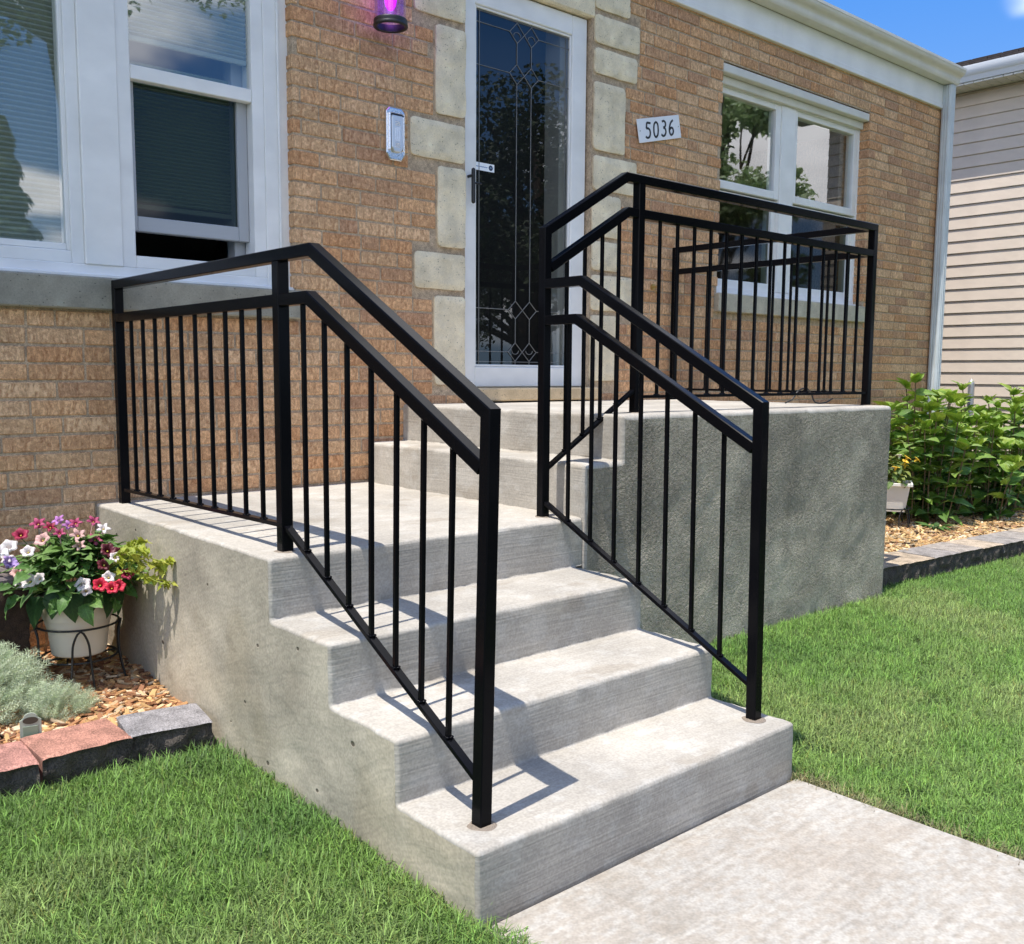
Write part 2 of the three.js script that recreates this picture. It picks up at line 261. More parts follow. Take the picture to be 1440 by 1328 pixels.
function casting(pr, sg, i0, i1, map, e0, e1, r0, r1, bottom, flip, only) {
  const p = pr.pts, n = p.length, nor = p.map((q, i) => { const a = p[Math.max(0, i - 1)], b = p[Math.min(n - 1, i + 1)], dx = b[0] - a[0], dy = b[1] - a[1], l = Math.hypot(dx, dy) || 1; return [sg * dy / l, -sg * dx / l]; });
  const es = []; const nn = 7; if (r0) for (let k = 0; k <= nn; k++) es.push(e0 + r0 * (1 - Math.cos(k / nn * Math.PI / 2))); else es.push(e0);
  const a = e0 + r0, b = e1 - r1, m = Math.ceil((b - a) / 0.016); for (let k = 1; k < m; k++) es.push(a + (b - a) * k / m);
  if (r1) for (let k = nn; k >= 0; k--) es.push(e1 - r1 * (1 - Math.cos(k / nn * Math.PI / 2))); else es.push(e1);
  const arc = [0]; for (let i = 1; i < n; i++) arc.push(arc[i - 1] + Math.hypot(p[i][0] - p[i - 1][0], p[i][1] - p[i - 1][1]));
  const at = (i, e) => {
    let off = 0; if (r0 && e < e0 + r0) { const q = r0 - (e - e0); off = r0 - Math.sqrt(Math.max(0, r0 * r0 - q * q)); } if (r1 && e > e1 - r1) { const q = r1 - (e1 - e); off = r1 - Math.sqrt(Math.max(0, r1 * r1 - q * q)); }
    const w = map(p[i][0], p[i][1], e), nose = Math.abs(nor[i][0] * nor[i][1]) > 0.05 ? 1 : 0;
    const edge = (r0 && e < e0 + r0 * 1.6) || (r1 && e > e1 - r1 * 1.6) || nose;
    const d = 0.0022 * f3(w[0] * 5, w[1] * 5, w[2] * 5) + (edge ? 0.0034 * f3(w[0] * 40, w[1] * 40, w[2] * 40) + 0.0030 * f3(w[0] * 15, w[1] * 15, w[2] * 15) - 0.001 : 0) - off;
    return map(p[i][0] + nor[i][0] * d, p[i][1] + nor[i][1] * d, e);
  };
  const build = (rows, cols, f, uvf) => { const P = [], U = [], I = []; for (let j = 0; j < rows; j++) for (let i = 0; i < cols; i++) { P.push(...f(j, i)); U.push(...uvf(j, i)); if (i && j) { const q = j * cols + i; if (flip) I.push(q - cols - 1, q - cols, q - 1, q - cols, q, q - 1); else I.push(q - cols - 1, q - 1, q - cols, q - cols, q - 1, q); } } const g = new THREE.BufferGeometry(); g.setAttribute('position', new THREE.Float32BufferAttribute(P, 3)); g.setAttribute('uv', new THREE.Float32BufferAttribute(U, 2)); g.setIndex(I); g.computeVertexNormals(); return g; };
  const out = { top: build(i1 - i0 + 1, es.length, (j, i) => at(i0 + j, es[i]), (j, i) => [es[i], arc[i0 + j] * 1.0]) };
  const wall = (e, dir) => { const rows = 40; return build(rows, i1 - i0 + 1, (j, i) => { const tp = at(i0 + i, e); if (j === 0) return tp; const k = Math.pow(j / (rows - 1), 0.8), y = tp[1] + (bottom - tp[1]) * k; const w = [tp[0], y, tp[2]]; const d = (0.004 * f3(w[0] * 3, w[1] * 3, w[2] * 3) + 0.0035 * f3(w[0] * 9, w[1] * 13, w[2] * 9)) * Math.min(1, j / 3); const base = map(p[i0 + i][0], y, e + dir * d); return [dirAxis(map) === 'x' ? base[0] : tp[0], y, dirAxis(map) === 'x' ? tp[2] : base[2]]; }, (j, i) => { const tp = at(i0 + i, e); const k = Math.pow(j / (rows - 1), 0.8); return [p[i0 + i][0], tp[1] + (bottom - tp[1]) * k]; }); };
  if (only !== 'noends') { out.w0 = () => wall(e0, -1); out.w1 = () => wall(e1, 1); }
  return out;
}
const weldUp = (a) => { let g = merge(a); g.deleteAttribute('normal'); g = mergeVertices(g, 1e-5); g.computeVertexNormals(); return g; };
const dirAxis = (map) => map.axis;
const stoop = thing('concrete_stoop', 'grey concrete front stoop with four broad steps, a side landing and a raised porch', 'steps');
{
  const pr = rounded([[Z[1], -0.12, 0], [Z[1], h[1], 0.015], [Z[2], h[1], 0.009], [Z[2], h[2], 0.015], [Z[3], h[2], 0.009], [Z[3], h[3], 0.015], [Z[4], h[3], 0.009], [Z[4], h[4], 0.015], [0.0, h[4] + 0.009, 0]]);
  const mp = (t, y, e) => [e, y, t]; mp.axis = 'x'; const cuts = [0, pr.mid[1], pr.mid[3], pr.mid[5], pr.pts.length - 1], walls = [], rwalls = [];
  for (let k = 0; k < 4; k++) { const c = casting(pr, 1, cuts[k], cuts[k + 1], mp, 0, k === 3 ? X5 : SW, 0.011, k === 3 ? 0.002 : 0.014, -0.12, true); mesh(k === 3 ? 'landing' : 'step', c.top, M.tread, stoop); walls.push(c.w0()); rwalls.push(c.w1()); }
  mesh('side_wall', weldUp(walls), M.side, stoop); mesh('right_wall', merge(rwalls), M.side, stoop);
  const pq = rounded([[X5, -0.12, 0], [X5, h[5], 0.017], [X6, h[5], 0.009], [X6, h[6], 0.017], [X7, h[6], 0.024], [X7, -0.12, 0]]);
  const mq = (t, y, e) => [t, y, e]; mq.axis = 'z'; const fw = [];
  for (const [nm, a, b] of [['upper_step', 0, pq.mid[1]], ['porch_platform', pq.mid[1], pq.pts.length - 1]]) { const c = casting(pq, -1, a, b, mq, 0, ZP, 0, 0.02, -0.12, true); mesh(nm, c.top, M.tread, stoop); fw.push(c.w1()); }
  mesh('front_wall', weldUp(fw), M.rough, stoop);
}

// ------------------------------------------------------------------ brick house
const house = thing('brick_house', 'tan and brown brick house with white windows and a glazed front door', 'house');
const OPEN = { left: [-1.70, 0.94, 1.655, 3.42], door: [1.965, 2.905, 1.11, 3.37], right: [4.165, 6.095, 1.835, 3.36] };
const XC = 7.345, WT = 3.72;
const wallRoot = sub('brick_wall', house);
{
  const s = new THREE.Shape(); s.moveTo(-4.2, -0.3); s.lineTo(XC - 0.008, -0.3); s.lineTo(XC - 0.008, WT + 0.12); s.lineTo(-4.2, WT + 0.12); s.closePath();
  for (const k in OPEN) { const [a, b, c, d] = OPEN[k], q = new THREE.Path(), m = 0.006; q.moveTo(a - m, c - m); q.lineTo(a - m, d + m); q.lineTo(b + m, d + m); q.lineTo(b + m, c - m); q.closePath(); s.holes.push(q); }
  mesh('mortar', new THREE.ExtrudeGeometry(s, { depth: 0.26, bevelEnabled: false }).translate(0, 0, -0.2645), M.mortar, wallRoot);
}
// door surround stones: [x0, x1, y0, y1] read from the photograph
const STONES = [[1.630, 1.955, 3.085, 3.47], [1.760, 1.957, 2.605, 3.045], [1.600, 1.952, 2.375, 2.565], [1.772, 1.957, 1.935, 2.345], [1.622, 1.950, 1.715, 1.900], [1.748, 1.952, 1.215, 1.680],
  [2.925, 3.222, 3.405, 3.63], [2.925, 3.318, 3.215, 3.372], [2.925, 3.297, 3.040, 3.184], [2.925, 3.195, 2.603, 2.993], [2.925, 3.308, 2.372, 2.570], [2.922, 3.172, 2.100, 2.345], [2.922, 3.165, 1.900, 2.070], [2.922, 3.285, 1.660, 1.870], [2.922, 3.150, 1.235, 1.630]];
{
  const tones = [[0.44, 0.265, 0.165], [0.40, 0.235, 0.142], [0.47, 0.285, 0.175], [0.42, 0.27, 0.175], [0.36, 0.215, 0.14], [0.46, 0.30, 0.20], [0.40, 0.222, 0.128], [0.34, 0.20, 0.135]];
  const BM = tones.map((t) => std({ color: lin(t[0] * 1.90, t[1] * 1.97, t[2] * 1.78), map: T_brick, bumpMap: T_brickB, bumpScale: 0.0028, roughness: 0.95 }));
  const pitch = 0.0713, bh = 0.0608, bl = 0.2085, head = 0.0985, jt = 0.0095, y0 = 0.663 - 10 * 0.0713, rb = rng(5);
  const solids = [...Object.values(OPEN), ...STONES.map(([a, b, c, d]) => [a - 0.012, b + 0.012, c - 0.012, d + 0.012]), [-1.75, 0.965, 1.515, 1.66], [4.13, 6.125, 1.70, 1.84]];
  const list = [];
  for (let k = 0; ; k++) {
    const y = y0 + k * pitch + 0.0052, yt = y + bh; if (y > WT - 0.02) break; if (yt < -0.1) continue;
    let cuts = [[-1.75, XC]];
    for (const [a, b, c, d] of solids) { if (yt <= c + 0.004 || y >= d - 0.004) continue; const nx = []; for (const [p, q] of cuts) { if (b <= p || a >= q) { nx.push([p, q]); continue; } if (a > p) nx.push([p, a]); if (b < q) nx.push([b, q]); } cuts = nx; }
    let x = -1.75 - (k % 2) * 0.109 + (rb() - 0.5) * 0.03; const row = [];
    while (x < XC) { const q = rb() < 0.11 ? head : bl; row.push([x, x + q]); x += q + jt + (rb() - 0.5) * 0.002; }
    for (const [p, q] of cuts) for (const [a, b] of row) { let s = Math.max(a, p), e = Math.min(b, q); if (q - e < 0.03 && q - e > 0) e = q; if (s - p < 0.03 && s - p > 0) s = p; if (e - s > 0.034) list.push([s, e, y + (rb() - 0.5) * 0.0015]); }
  }
  camera.updateMatrixWorld(true); const Pm = new THREE.Matrix4().multiplyMatrices(camera.projectionMatrix, camera.matrixWorldInverse);
  const score = ([s, e, y]) => { const v = V((s + e) / 2, y + 0.03, 0).applyMatrix4(Pm); if (Math.abs(v.x) > 1.01 || Math.abs(v.y) > 1.01) return 0; if (s > 1.6 && s < 3.75 && y < 1.1) return 0; if (s > 0 && s < 1.33 && y < 0.68) return 0; const q = V(s, y, 0).applyMatrix4(Pm), r = V(e, y + bh, 0).applyMatrix4(Pm); return Math.abs((r.x - q.x) * (r.y - q.y)) + 0.002; };
  list.forEach((b) => b.push(score(b))); list.sort((a, b) => b[3] - a[3]);
  const full = [], halves = []; for (let v = 0; v < 8; v++) { full.push(cbox(bl, bh, 0.1, 0.0035, 0, 0, -0.05, v * 0.137, v * 0.083)); halves.push(cbox(head, bh, 0.1, 0.0035, 0, 0, -0.05, v * 0.157 + 0.04, v * 0.071)); }
  const pick = (x, y) => { const u = rb(); const lowLeft = x < 1.0 && y < 1.5; if (lowLeft && u < 0.45) return [3, 5, 2][Math.floor(rb() * 3)]; return u < 0.10 ? 7 : Math.floor(rb() * 7); };
  const restT = tones.map(() => []);
  list.forEach(([s, e, y, sc], i) => {
    const w = e - s, v = Math.floor(rb() * 8), t = pick(s, y), dz = (rb() - 0.5) * 0.003 + 0.001;
    if (i < 298 && sc > 0) { const g = Math.abs(w - bl) < 0.002 ? full[v] : Math.abs(w - head) < 0.002 ? halves[v] : cbox(w, bh, 0.1, 0.0035, 0, 0, -0.05, v * 0.137, v * 0.083); const b = mesh('brick', g, BM[t], wallRoot); b.position.set((s + e) / 2, y + bh / 2, dz); b.rotation.z = (rb() - 0.5) * 0.006; }
    else restT[t].push(cbox(w, bh, 0.1, 0.0035, (s + e) / 2, y + bh / 2, -0.05 + dz, v * 0.137 - s * 0.3, v * 0.083));
  });
  const geos = [], groups = []; let st = 0; restT.forEach((a, t) => { if (!a.length) return; const g = merge(a); geos.push(g); groups.push([st, g.attributes.position.count, t]); st += g.attributes.position.count; });
  const g = mergeGeometries(geos); groups.forEach((q) => g.addGroup(...q)); const rest = mesh('far_bricks', g, BM, wallRoot); rest.userData.kind = 'stuff';
}
{ // rough limestone blocks round the door
  const root = sub('door_surround', house), rs = rng(9);
  STONES.forEach(([a, b, c, d], i) => {
    const w = b - a, hh = d - c, g = new THREE.BoxGeometry(w, hh, 0.13, Math.ceil(w / 0.022), Math.ceil(hh / 0.022), 5), p = g.attributes.position, o = i * 3.1, uv = g.attributes.uv;
    for (let k = 0; k < p.count; k++) {
      let x = p.getX(k), y = p.getY(k), z = p.getZ(k); const ex = w / 2 - Math.abs(x), ey = hh / 2 - Math.abs(y), f = z > 0 ? 1 : 0; const rd = 0.009;
      const de = Math.min(ex, ey); if (f && de < rd) z -= rd * 0.7 * Math.pow(1 - de / rd, 2) * (z > 0.06 ? 1 : 0.2);
      const cor = Math.max(0, 0.016 - Math.hypot(ex, ey)) * 0.4; x -= Math.sign(x) * cor; y -= Math.sign(y) * cor;
      x += 0.006 * f3(y * 9 + o, z * 4, o); y += 0.005 * f3(x * 9 + o, 2.2, z * 4 + o); if (z > 0.03) z += 0.007 * f3(x * 9 + o, y * 9, 4.4) + 0.006 * f3(x * 34 + o, y * 34, 1.4);
      p.setXYZ(k, x, y, z); uv.setXY(k, p.getX(k) + o, p.getY(k) + z + i * 0.7);
    }
    g.computeVertexNormals(); const m = mesh('stone', g, M.stone, root); m.position.set((a + b) / 2, (c + d) / 2, -0.052);
  });
  mesh('threshold', bb(1.93, 2.96, 1.122, 1.196, -0.16, 0.05, 0.008), std({ color: lin(0.72, 0.58, 0.42), map: T_stone, bumpMap: T_stoneB, bumpScale: 0.003, roughness: 0.9 }), house);
  mesh('lintel', bb(1.97, 2.93, 3.345, 3.62, -0.10, 0.004, 0.01), M.stone, root);
}
// window sills of stone
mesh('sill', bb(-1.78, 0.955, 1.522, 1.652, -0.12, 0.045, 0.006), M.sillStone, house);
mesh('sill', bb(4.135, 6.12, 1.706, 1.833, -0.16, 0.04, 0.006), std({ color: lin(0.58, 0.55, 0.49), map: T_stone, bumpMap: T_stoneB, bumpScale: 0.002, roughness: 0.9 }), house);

function ring(x0, x1, y0, y1, z0, z1, l, r, b, t, c = 0.003) { // four butted bars
  return merge([bb(x0, x0 + l, y0, y1, z0, z1, c), bb(x1 - r, x1, y0, y1, z0, z1, c), bb(x0 + l + 0.0004, x1 - r - 0.0004, y0, y0 + b, z0, z1 - 0.0006, c), bb(x0 + l + 0.0004, x1 - r - 0.0004, y1 - t, y1, z0, z1 - 0.0006, c)]);
}
function pane(x0, x1, y0, y1, z, m, parent) { return mesh('pane', new THREE.PlaneGeometry(x1 - x0, y1 - y0).translate((x0 + x1) / 2, (y0 + y1) / 2, z), m, parent); }
function pleated(x0, x1, y0, y1, z, parent, pitch = 0.0205, m = M.shade) { // pleated shade with real folds
  const n = Math.round((y1 - y0) / pitch), P = [], U = []; for (let i = 0; i < n; i++) { const ya = y1 - i * pitch, ym = ya - pitch / 2, yb = ya - pitch; for (const [a, za, b, zb] of [[ya, z - 0.006, ym, z + 0.006], [ym, z + 0.006, yb, z - 0.006]]) { P.push(x0, a, za, x0, b, zb, x1, b, zb, x0, a, za, x1, b, zb, x1, a, za); U.push(x0, a, x0, b, x1, b, x0, a, x1, b, x1, a); } }
  return mesh('pleated_shade', tri(P, U), m, parent);
}
{ // wide window left: picture pane, broad mullion, double-hung sash with its lower half raised
  const w = sub('window', house), z = -0.05;
  mesh('frame', merge([ring(-1.70, 0.956, 1.655, 3.42, -0.16, z, 0.10, 0.13, 0.055, 0.1), bb(0.012, 0.165, 1.71, 3.32, -0.16, z + 0.006, 0.004), bb(-1.70, 0.95, 1.655, 1.672, z + 0.001, z + 0.03, 0.004), bb(0.888, 0.9, 1.72, 3.3, z + 0.001, z + 0.012, 0.003)]), M.white, w);
  mesh('picture_sash', merge([ring(-1.60, 0.012, 1.71, 3.32, -0.14, z - 0.006, 0.06, 0.05, 0.05, 0.05), ring(-1.54, -0.036, 1.762, 3.268, -0.13, z - 0.018, 0.018, 0.018, 0.026, 0.02)]), M.white, w);
  pane(-1.522, -0.02, 1.79, 3.25, z - 0.032, M.glass, w); pleated(-1.52, -0.022, 1.775, 3.26, -0.13, w);
  mesh('sash_frame', merge([bb(0.165, 0.222, 1.71, 3.32, -0.15, z - 0.004), bb(0.768, 0.826, 1.71, 3.32, -0.15, z - 0.004), bb(0.2224, 0.7676, 1.71, 1.762, -0.15, z - 0.005), bb(0.2224, 0.7676, 3.27, 3.32, -0.15, z - 0.005)]), M.white, w);
  mesh('meeting_rail', bb(0.2228, 0.7672, 2.487, 2.545, -0.10, z - 0.008), M.white, w);
  pane(0.223, 0.767, 2.545, 3.27, z - 0.03, M.glass, w);
  const ls = sub('lower_sash', w); mesh('sash_bar', merge([bb(0.224, 0.252, 1.872, 2.52, -0.148, -0.105), bb(0.716, 0.766, 1.872, 2.52, -0.148, -0.105), bb(0.2524, 0.7156, 1.872, 1.935, -0.148, -0.106)]), M.greyVinyl, w); ls.parent.remove(ls);
  pane(0.25, 0.718, 1.934, 2.49, -0.122, M.screenGlass, w);
  const p2 = pleated(0.226, 0.765, 2.675, 3.27, -0.098, w); p2.position.z = 0; mesh('shade_rail', bb(0.226, 0.765, 2.652, 2.674, -0.106, -0.09), M.shade, w);
  pleated(0.20, 0.80, 2.0, 2.60, -0.19, w, 0.0165, std({ color: lin(0.30, 0.36, 0.27), roughness: 0.9 })); mesh('shade_rail', bb(0.20, 0.80, 1.978, 2.0, -0.2, -0.182), M.shade, w);
  mesh('jamb', bb(0.72, 0.86, 1.70, 3.3, -0.24, -0.162), M.greyVinyl, w);
}
{ // window right of the door: two double-hung sashes
  const w = sub('window', house), z = -0.085;
  mesh('frame', merge([ring(4.165, 6.17, 1.83, 3.37, -0.2, z, 0.06, 0.09, 0.06, 0.13), bb(4.99, 5.165, 1.89, 3.24, -0.2, z + 0.004), bb(4.166, 6.093, 1.836, 1.856, z + 0.001, z + 0.035)]), M.white, w);
  mesh('head_trim', merge([bb(4.17, 6.092, 3.30, 3.358, z + 0.002, -0.004, 0.006), bb(4.17, 6.092, 3.245, 3.298, z + 0.002, z + 0.03, 0.004)]), M.cream, w);
  for (const [a, b] of [[4.2254, 4.9896], [5.1654, 6.0796]]) {
    const s = w;
    mesh('sash_frame', ring(a, b, 2.565, 3.2396, -0.16, z - 0.006, 0.045, 0.06, 0.055, 0.04), M.white, s); pane(a + 0.045, b - 0.06, 2.62, 3.2, z - 0.03, M.glass, s);
    mesh('lower_sash', ring(a, b, 1.8904, 2.556, -0.19, z - 0.03, 0.03, 0.05, 0.06, 0.05), M.white, s); pane(a + 0.03, b - 0.05, 1.945, 2.508, z - 0.05, M.screenGlass, s);
  }
}
{ // white storm door with leaded glass
  const d = sub('storm_door', house), z = -0.035;
  mesh('frame', ring(1.967, 2.898, 1.2, 3.338, -0.075, z, 0.088, 0.118, 0.112, 0.112, 0.005), M.white, d);
  mesh('glazing_bead', ring(2.056, 2.779, 1.313, 3.225, -0.07, z - 0.008, 0.012, 0.012, 0.012, 0.012, 0.003), M.white, d);
  pane(2.064, 2.771, 1.32, 3.218, z - 0.02, M.doorGlass, d);
  const L = [], zz = z - 0.017, bar = (a, b, r = 0.0021) => { const A = V(a[0], a[1], zz), B = V(b[0], b[1], zz), l = A.distanceTo(B), g = new THREE.CylinderGeometry(r, r, l, 6); g.rotateZ(Math.atan2(b[1] - a[1], b[0] - a[0]) - Math.PI / 2); g.translate((a[0] + b[0]) / 2, (a[1] + b[1]) / 2, zz); L.push(g); };
  const c1 = 2.364, c2 = 2.472, hw = 0.054, x0 = 2.066, x1 = 2.769; const dia = (c, a, b) => { const m = (a + b) / 2; bar([c, b], [c - hw, m]); bar([c - hw, m], [c, a]); bar([c, a], [c + hw, m]); bar([c + hw, m], [c, b]); };
  bar([2.094, 1.322], [2.094, 3.216]); bar([2.742, 1.322], [2.742, 3.216]);
  for (const c of [c1, c2]) { dia(c, 3.092, 3.2); dia(c, 2.873, 2.98); dia(c, 1.585, 1.685); dia(c, 1.345, 1.45); bar([c, 3.2], [c, 3.216]); bar([c, 3.092], [c, 2.98]); bar([c, 2.873], [c, 1.685]); bar([c, 1.585], [c, 1.45]); bar([c, 1.345], [c, 1.322]); }
  for (const y of [3.146, 2.926, 1.635, 1.398]) { bar([x0, y], [c1 - hw, y]); bar([c2 + hw, y], [x1, y]); }
  bar([x0, 3.205], [x1, 3.205]); bar([x0, 1.341], [x1, 1.341]);
  for (const [c, y, s] of [[c1, 3.13, 1], [c2, 3.13, 1], [c1, 1.405, -1], [c2, 1.405, -1]]) { let p = null; for (let k = 0; k <= 8; k++) { const a = k / 8 * Math.PI, q = [c + 0.026 * Math.cos(a), y + s * 0.02 * Math.sin(a)]; if (p) bar(p, q, 0.002); p = q; } }
  mesh('lead_caming', merge(L), M.lead, d);
  mesh('handle', merge([new THREE.CapsuleGeometry(0.011, 0.165, 4, 10).translate(2.008, 2.272, 0.006), cyl(0.008, 0.008, 0.05, 10, 0, 0, 0).rotateX(Math.PI / 2).translate(2.004, 2.325, -0.008), new THREE.CapsuleGeometry(0.006, 0.05, 3, 8).rotateZ(Math.PI / 2).translate(2.045, 2.29, -0.005)]), M.black, d);
  const cv = document.createElement('canvas'); cv.width = 256; cv.height = 80; const c = cv.getContext('2d'); c.fillStyle = '#eef2f4'; c.fillRect(0, 0, 256, 80); c.fillStyle = '#3b6ea8'; for (let k = 0; k < 16; k++) c.fillRect(14 + k * 9.5, 36 + (k % 3), 7, 9); c.fillStyle = '#1c2f4c'; c.beginPath(); c.arc(208, 40, 28, 0, 7); c.fill(); c.strokeStyle = '#9db4c8'; c.lineWidth = 5; c.beginPath(); c.moveTo(194, 46); c.lineTo(204, 32); c.lineTo(211, 46); c.lineTo(222, 33); c.stroke();
  const t = new THREE.CanvasTexture(cv); t.colorSpace = THREE.SRGBColorSpace; mesh('sticker', new THREE.PlaneGeometry(0.135, 0.042).translate(2.136, 2.395, z - 0.0185), std({ map: t, roughness: 0.5 }), d);
  mesh('inner_door', bb(2.03, 2.72, 1.2, 3.34, -0.235, -0.2), M.darkDoor, house); mesh('door_jamb', merge([bb(2.722, 2.92, 1.2, 3.36, -0.25, -0.08), bb(1.95, 2.026, 1.2, 3.36, -0.25, -0.08)]), M.cream, house);
}
{ // shell, frieze, gutter, downspout, roof
  const sh = merge([bb(-4.2, -3.95, -0.3, WT + 0.1, -8.6, -0.272, 0.002), bb(XC - 0.26, XC - 0.008, -0.3, WT + 0.1, -8.6, -0.272, 0.002), bb(-4.2, XC - 0.008, -0.3, WT + 0.1, -8.86, -8.602, 0.002)]); mesh('back_wall', sh, std({ color: lin(0.36, 0.24, 0.16), map: T_brick, roughness: 1 }), house);
  mesh('interior', merge([bb(-3.94, XC - 0.262, 3.5, 3.6, -8.59, -0.272, 0.001), bb(-3.94, XC - 0.262, 0.9, 1.0, -8.59, -0.272, 0.001), bb(-3.94, XC - 0.262, 1.001, 3.499, -2.6, -2.5, 0.001), bb(1.70, 1.8, 1.001, 3.499, -2.49, -0.29, 0.001), bb(3.1, 3.2, 1.001, 3.499, -2.49, -0.29, 0.001)]), M.roomWall, house);
  mesh('frieze_board', merge([bb(-4.2, XC - 0.002, 3.63, 3.80, -0.006, 0.022, 0.003), bb(-4.2, XC - 0.002, 3.60, 3.64, -0.005, 0.03, 0.004), bb(4.8, 4.803, 3.645, 3.8, 0.0222, 0.0236, 0.0005)]), M.white, house);
  const gs = new THREE.Shape(); gs.moveTo(0.024, 3.80); gs.lineTo(0.105, 3.80); gs.quadraticCurveTo(0.118, 3.812, 0.118, 3.838); gs.bezierCurveTo(0.118, 3.872, 0.165, 3.862, 0.168, 3.905); gs.lineTo(0.172, 3.905); gs.lineTo(0.172, 3.925); gs.lineTo(0.16, 3.925); gs.lineTo(0.16, 3.918); gs.bezierCurveTo(0.155, 3.872, 0.11, 3.88, 0.11, 3.842); gs.lineTo(0.1, 3.806); gs.lineTo(0.03, 3.806); gs.lineTo(0.03, 3.925); gs.lineTo(0.024, 3.925); gs.closePath();
  const gg = new THREE.ExtrudeGeometry(gs, { depth: XC + 0.02 + 4.3, bevelEnabled: false, curveSegments: 10 }); gg.rotateY(-Math.PI / 2); gg.scale(1, 1, 1); // x' = -depth -> fix by mirroring
  const pp = gg.attributes.position; for (let k = 0; k < pp.count; k++) { const x = pp.getX(k), z = pp.getZ(k); pp.setXYZ(k, XC + 0.02 + x, pp.getY(k), z); } gg.computeVertexNormals();
  const capS = new THREE.Shape(); capS.moveTo(0.024, 3.80); capS.lineTo(0.105, 3.80); capS.quadraticCurveTo(0.118, 3.812, 0.118, 3.838); capS.bezierCurveTo(0.118, 3.872, 0.165, 3.862, 0.168, 3.905); capS.lineTo(0.172, 3.925); capS.lineTo(0.024, 3.925); capS.closePath();
  const cg = new THREE.ExtrudeGeometry(capS, { depth: 0.003, bevelEnabled: false }); cg.rotateY(-Math.PI / 2); cg.translate(XC + 0.0235, 0, 0);
  mesh('gutter', merge([gg, cg]), M.cream, house);
  const ds = []; ds.push(bb(7.262, 7.352, 0.05, 3.80, 0.012, 0.098, 0.01)); for (const z of [0.03, 0.052, 0.074]) ds.push(bb(7.256, 7.268, 0.06, 3.795, z, z + 0.010, 0.004)); for (const x of [7.285, 7.315]) ds.push(bb(x, x + 0.012, 0.06, 3.795, 0.094, 0.104, 0.004)); mesh('downspout', merge(ds), std({ color: lin(0.66, 0.70, 0.71), map: T_paint, roughness: 0.4 }), house);
  const P = [], U = []; const q = (a, b, c, d) => { for (const v of [a, b, c, a, c, d]) { P.push(...v); U.push(v[0], v[2]); } }; const e = 3.93, tp = 5.35, xl = -4.4, xr = XC + 0.02, zf = 0.12, zb = -9, r0 = [0.4, tp, -4.4], r1 = [3.0, tp, -4.4];
  q([xl, e, zf], [xr, e, zf], r1, r0); q([xr, e, zb], [xl, e, zb], r0, r1); q([xr, e, zf], [xr, e, zb], r1, r1); q([xl, e, zb], [xl, e, zf], r0, r0); q([xl, e - 0.02, zf], [xr, e - 0.02, zf], [xr, e - 0.02, zb], [xl, e - 0.02, zb]); mesh('roof', tri(P, U), M.shingle, house);
}

// ------------------------------------------------------------------ things fixed to the wall
{
  const t = thing('wall_lamp', 'cylinder wall lamp of purple glass glowing violet above the chrome mailbox', 'lamp', [1.402, 2.912, 0.125]);
  const lathe = (a, n = 40) => new THREE.LatheGeometry(a.map((p) => new THREE.Vector2(...p)), n);
  mesh('bottom_ring', lathe([[0.066, 0.004], [0.070, 0], [0.080, 0], [0.083, 0.004], [0.083, 0.012], [0.079, 0.016], [0.081, 0.02], [0.081, 0.032], [0.077, 0.036], [0.068, 0.036], [0.066, 0.004]]), M.black, t);
  mesh('glass_shade', lathe([[0.073, 0.037], [0.073, 0.33]]), phys({ color: lin(0.86, 0.78, 1.0), transmission: 1, thickness: 0, roughness: 0.04, ior: 1.5 }), t);
  mesh('inner_glass', lathe([[0.001, 0.03], [0.02, 0.028], [0.05, 0.04], [0.062, 0.07], [0.062, 0.32]]), phys({ color: lin(0.84, 0.74, 1.0), transmission: 1, thickness: 0, roughness: 0.12, ior: 1.4 }), t);
  mesh('bulb', lathe([[0.001, 0.075], [0.014, 0.08], [0.026, 0.10], [0.030, 0.125], [0.026, 0.15], [0.017, 0.18], [0.016, 0.21], [0.001, 0.21]]), std({ color: lin(0.5, 0.02, 0.5), emissive: lin(0.85, 0.02, 1.0), emissiveIntensity: 0.75 }), t);
  mesh('socket', cyl(0.02, 0.02, 0.1, 16, 0, 0.262, 0), M.black, t);
  mesh('cap', lathe([[0.001, 0.37], [0.04, 0.365], [0.084, 0.345], [0.084, 0.328], [0.001, 0.327]]), M.black, t);
  mesh('bracket', merge([bb(-0.02, 0.02, 0.30, 0.33, -0.115, -0.075), bb(-0.055, 0.055, 0.22, 0.42, -0.125, -0.112, 0.006)]), M.black, t);
  const p = new THREE.PointLight(new THREE.Color(0.55, 0.26, 1.0), 0.018, 4); p.position.set(0, 0.125, 0); p.castShadow = true; t.add(p);
}
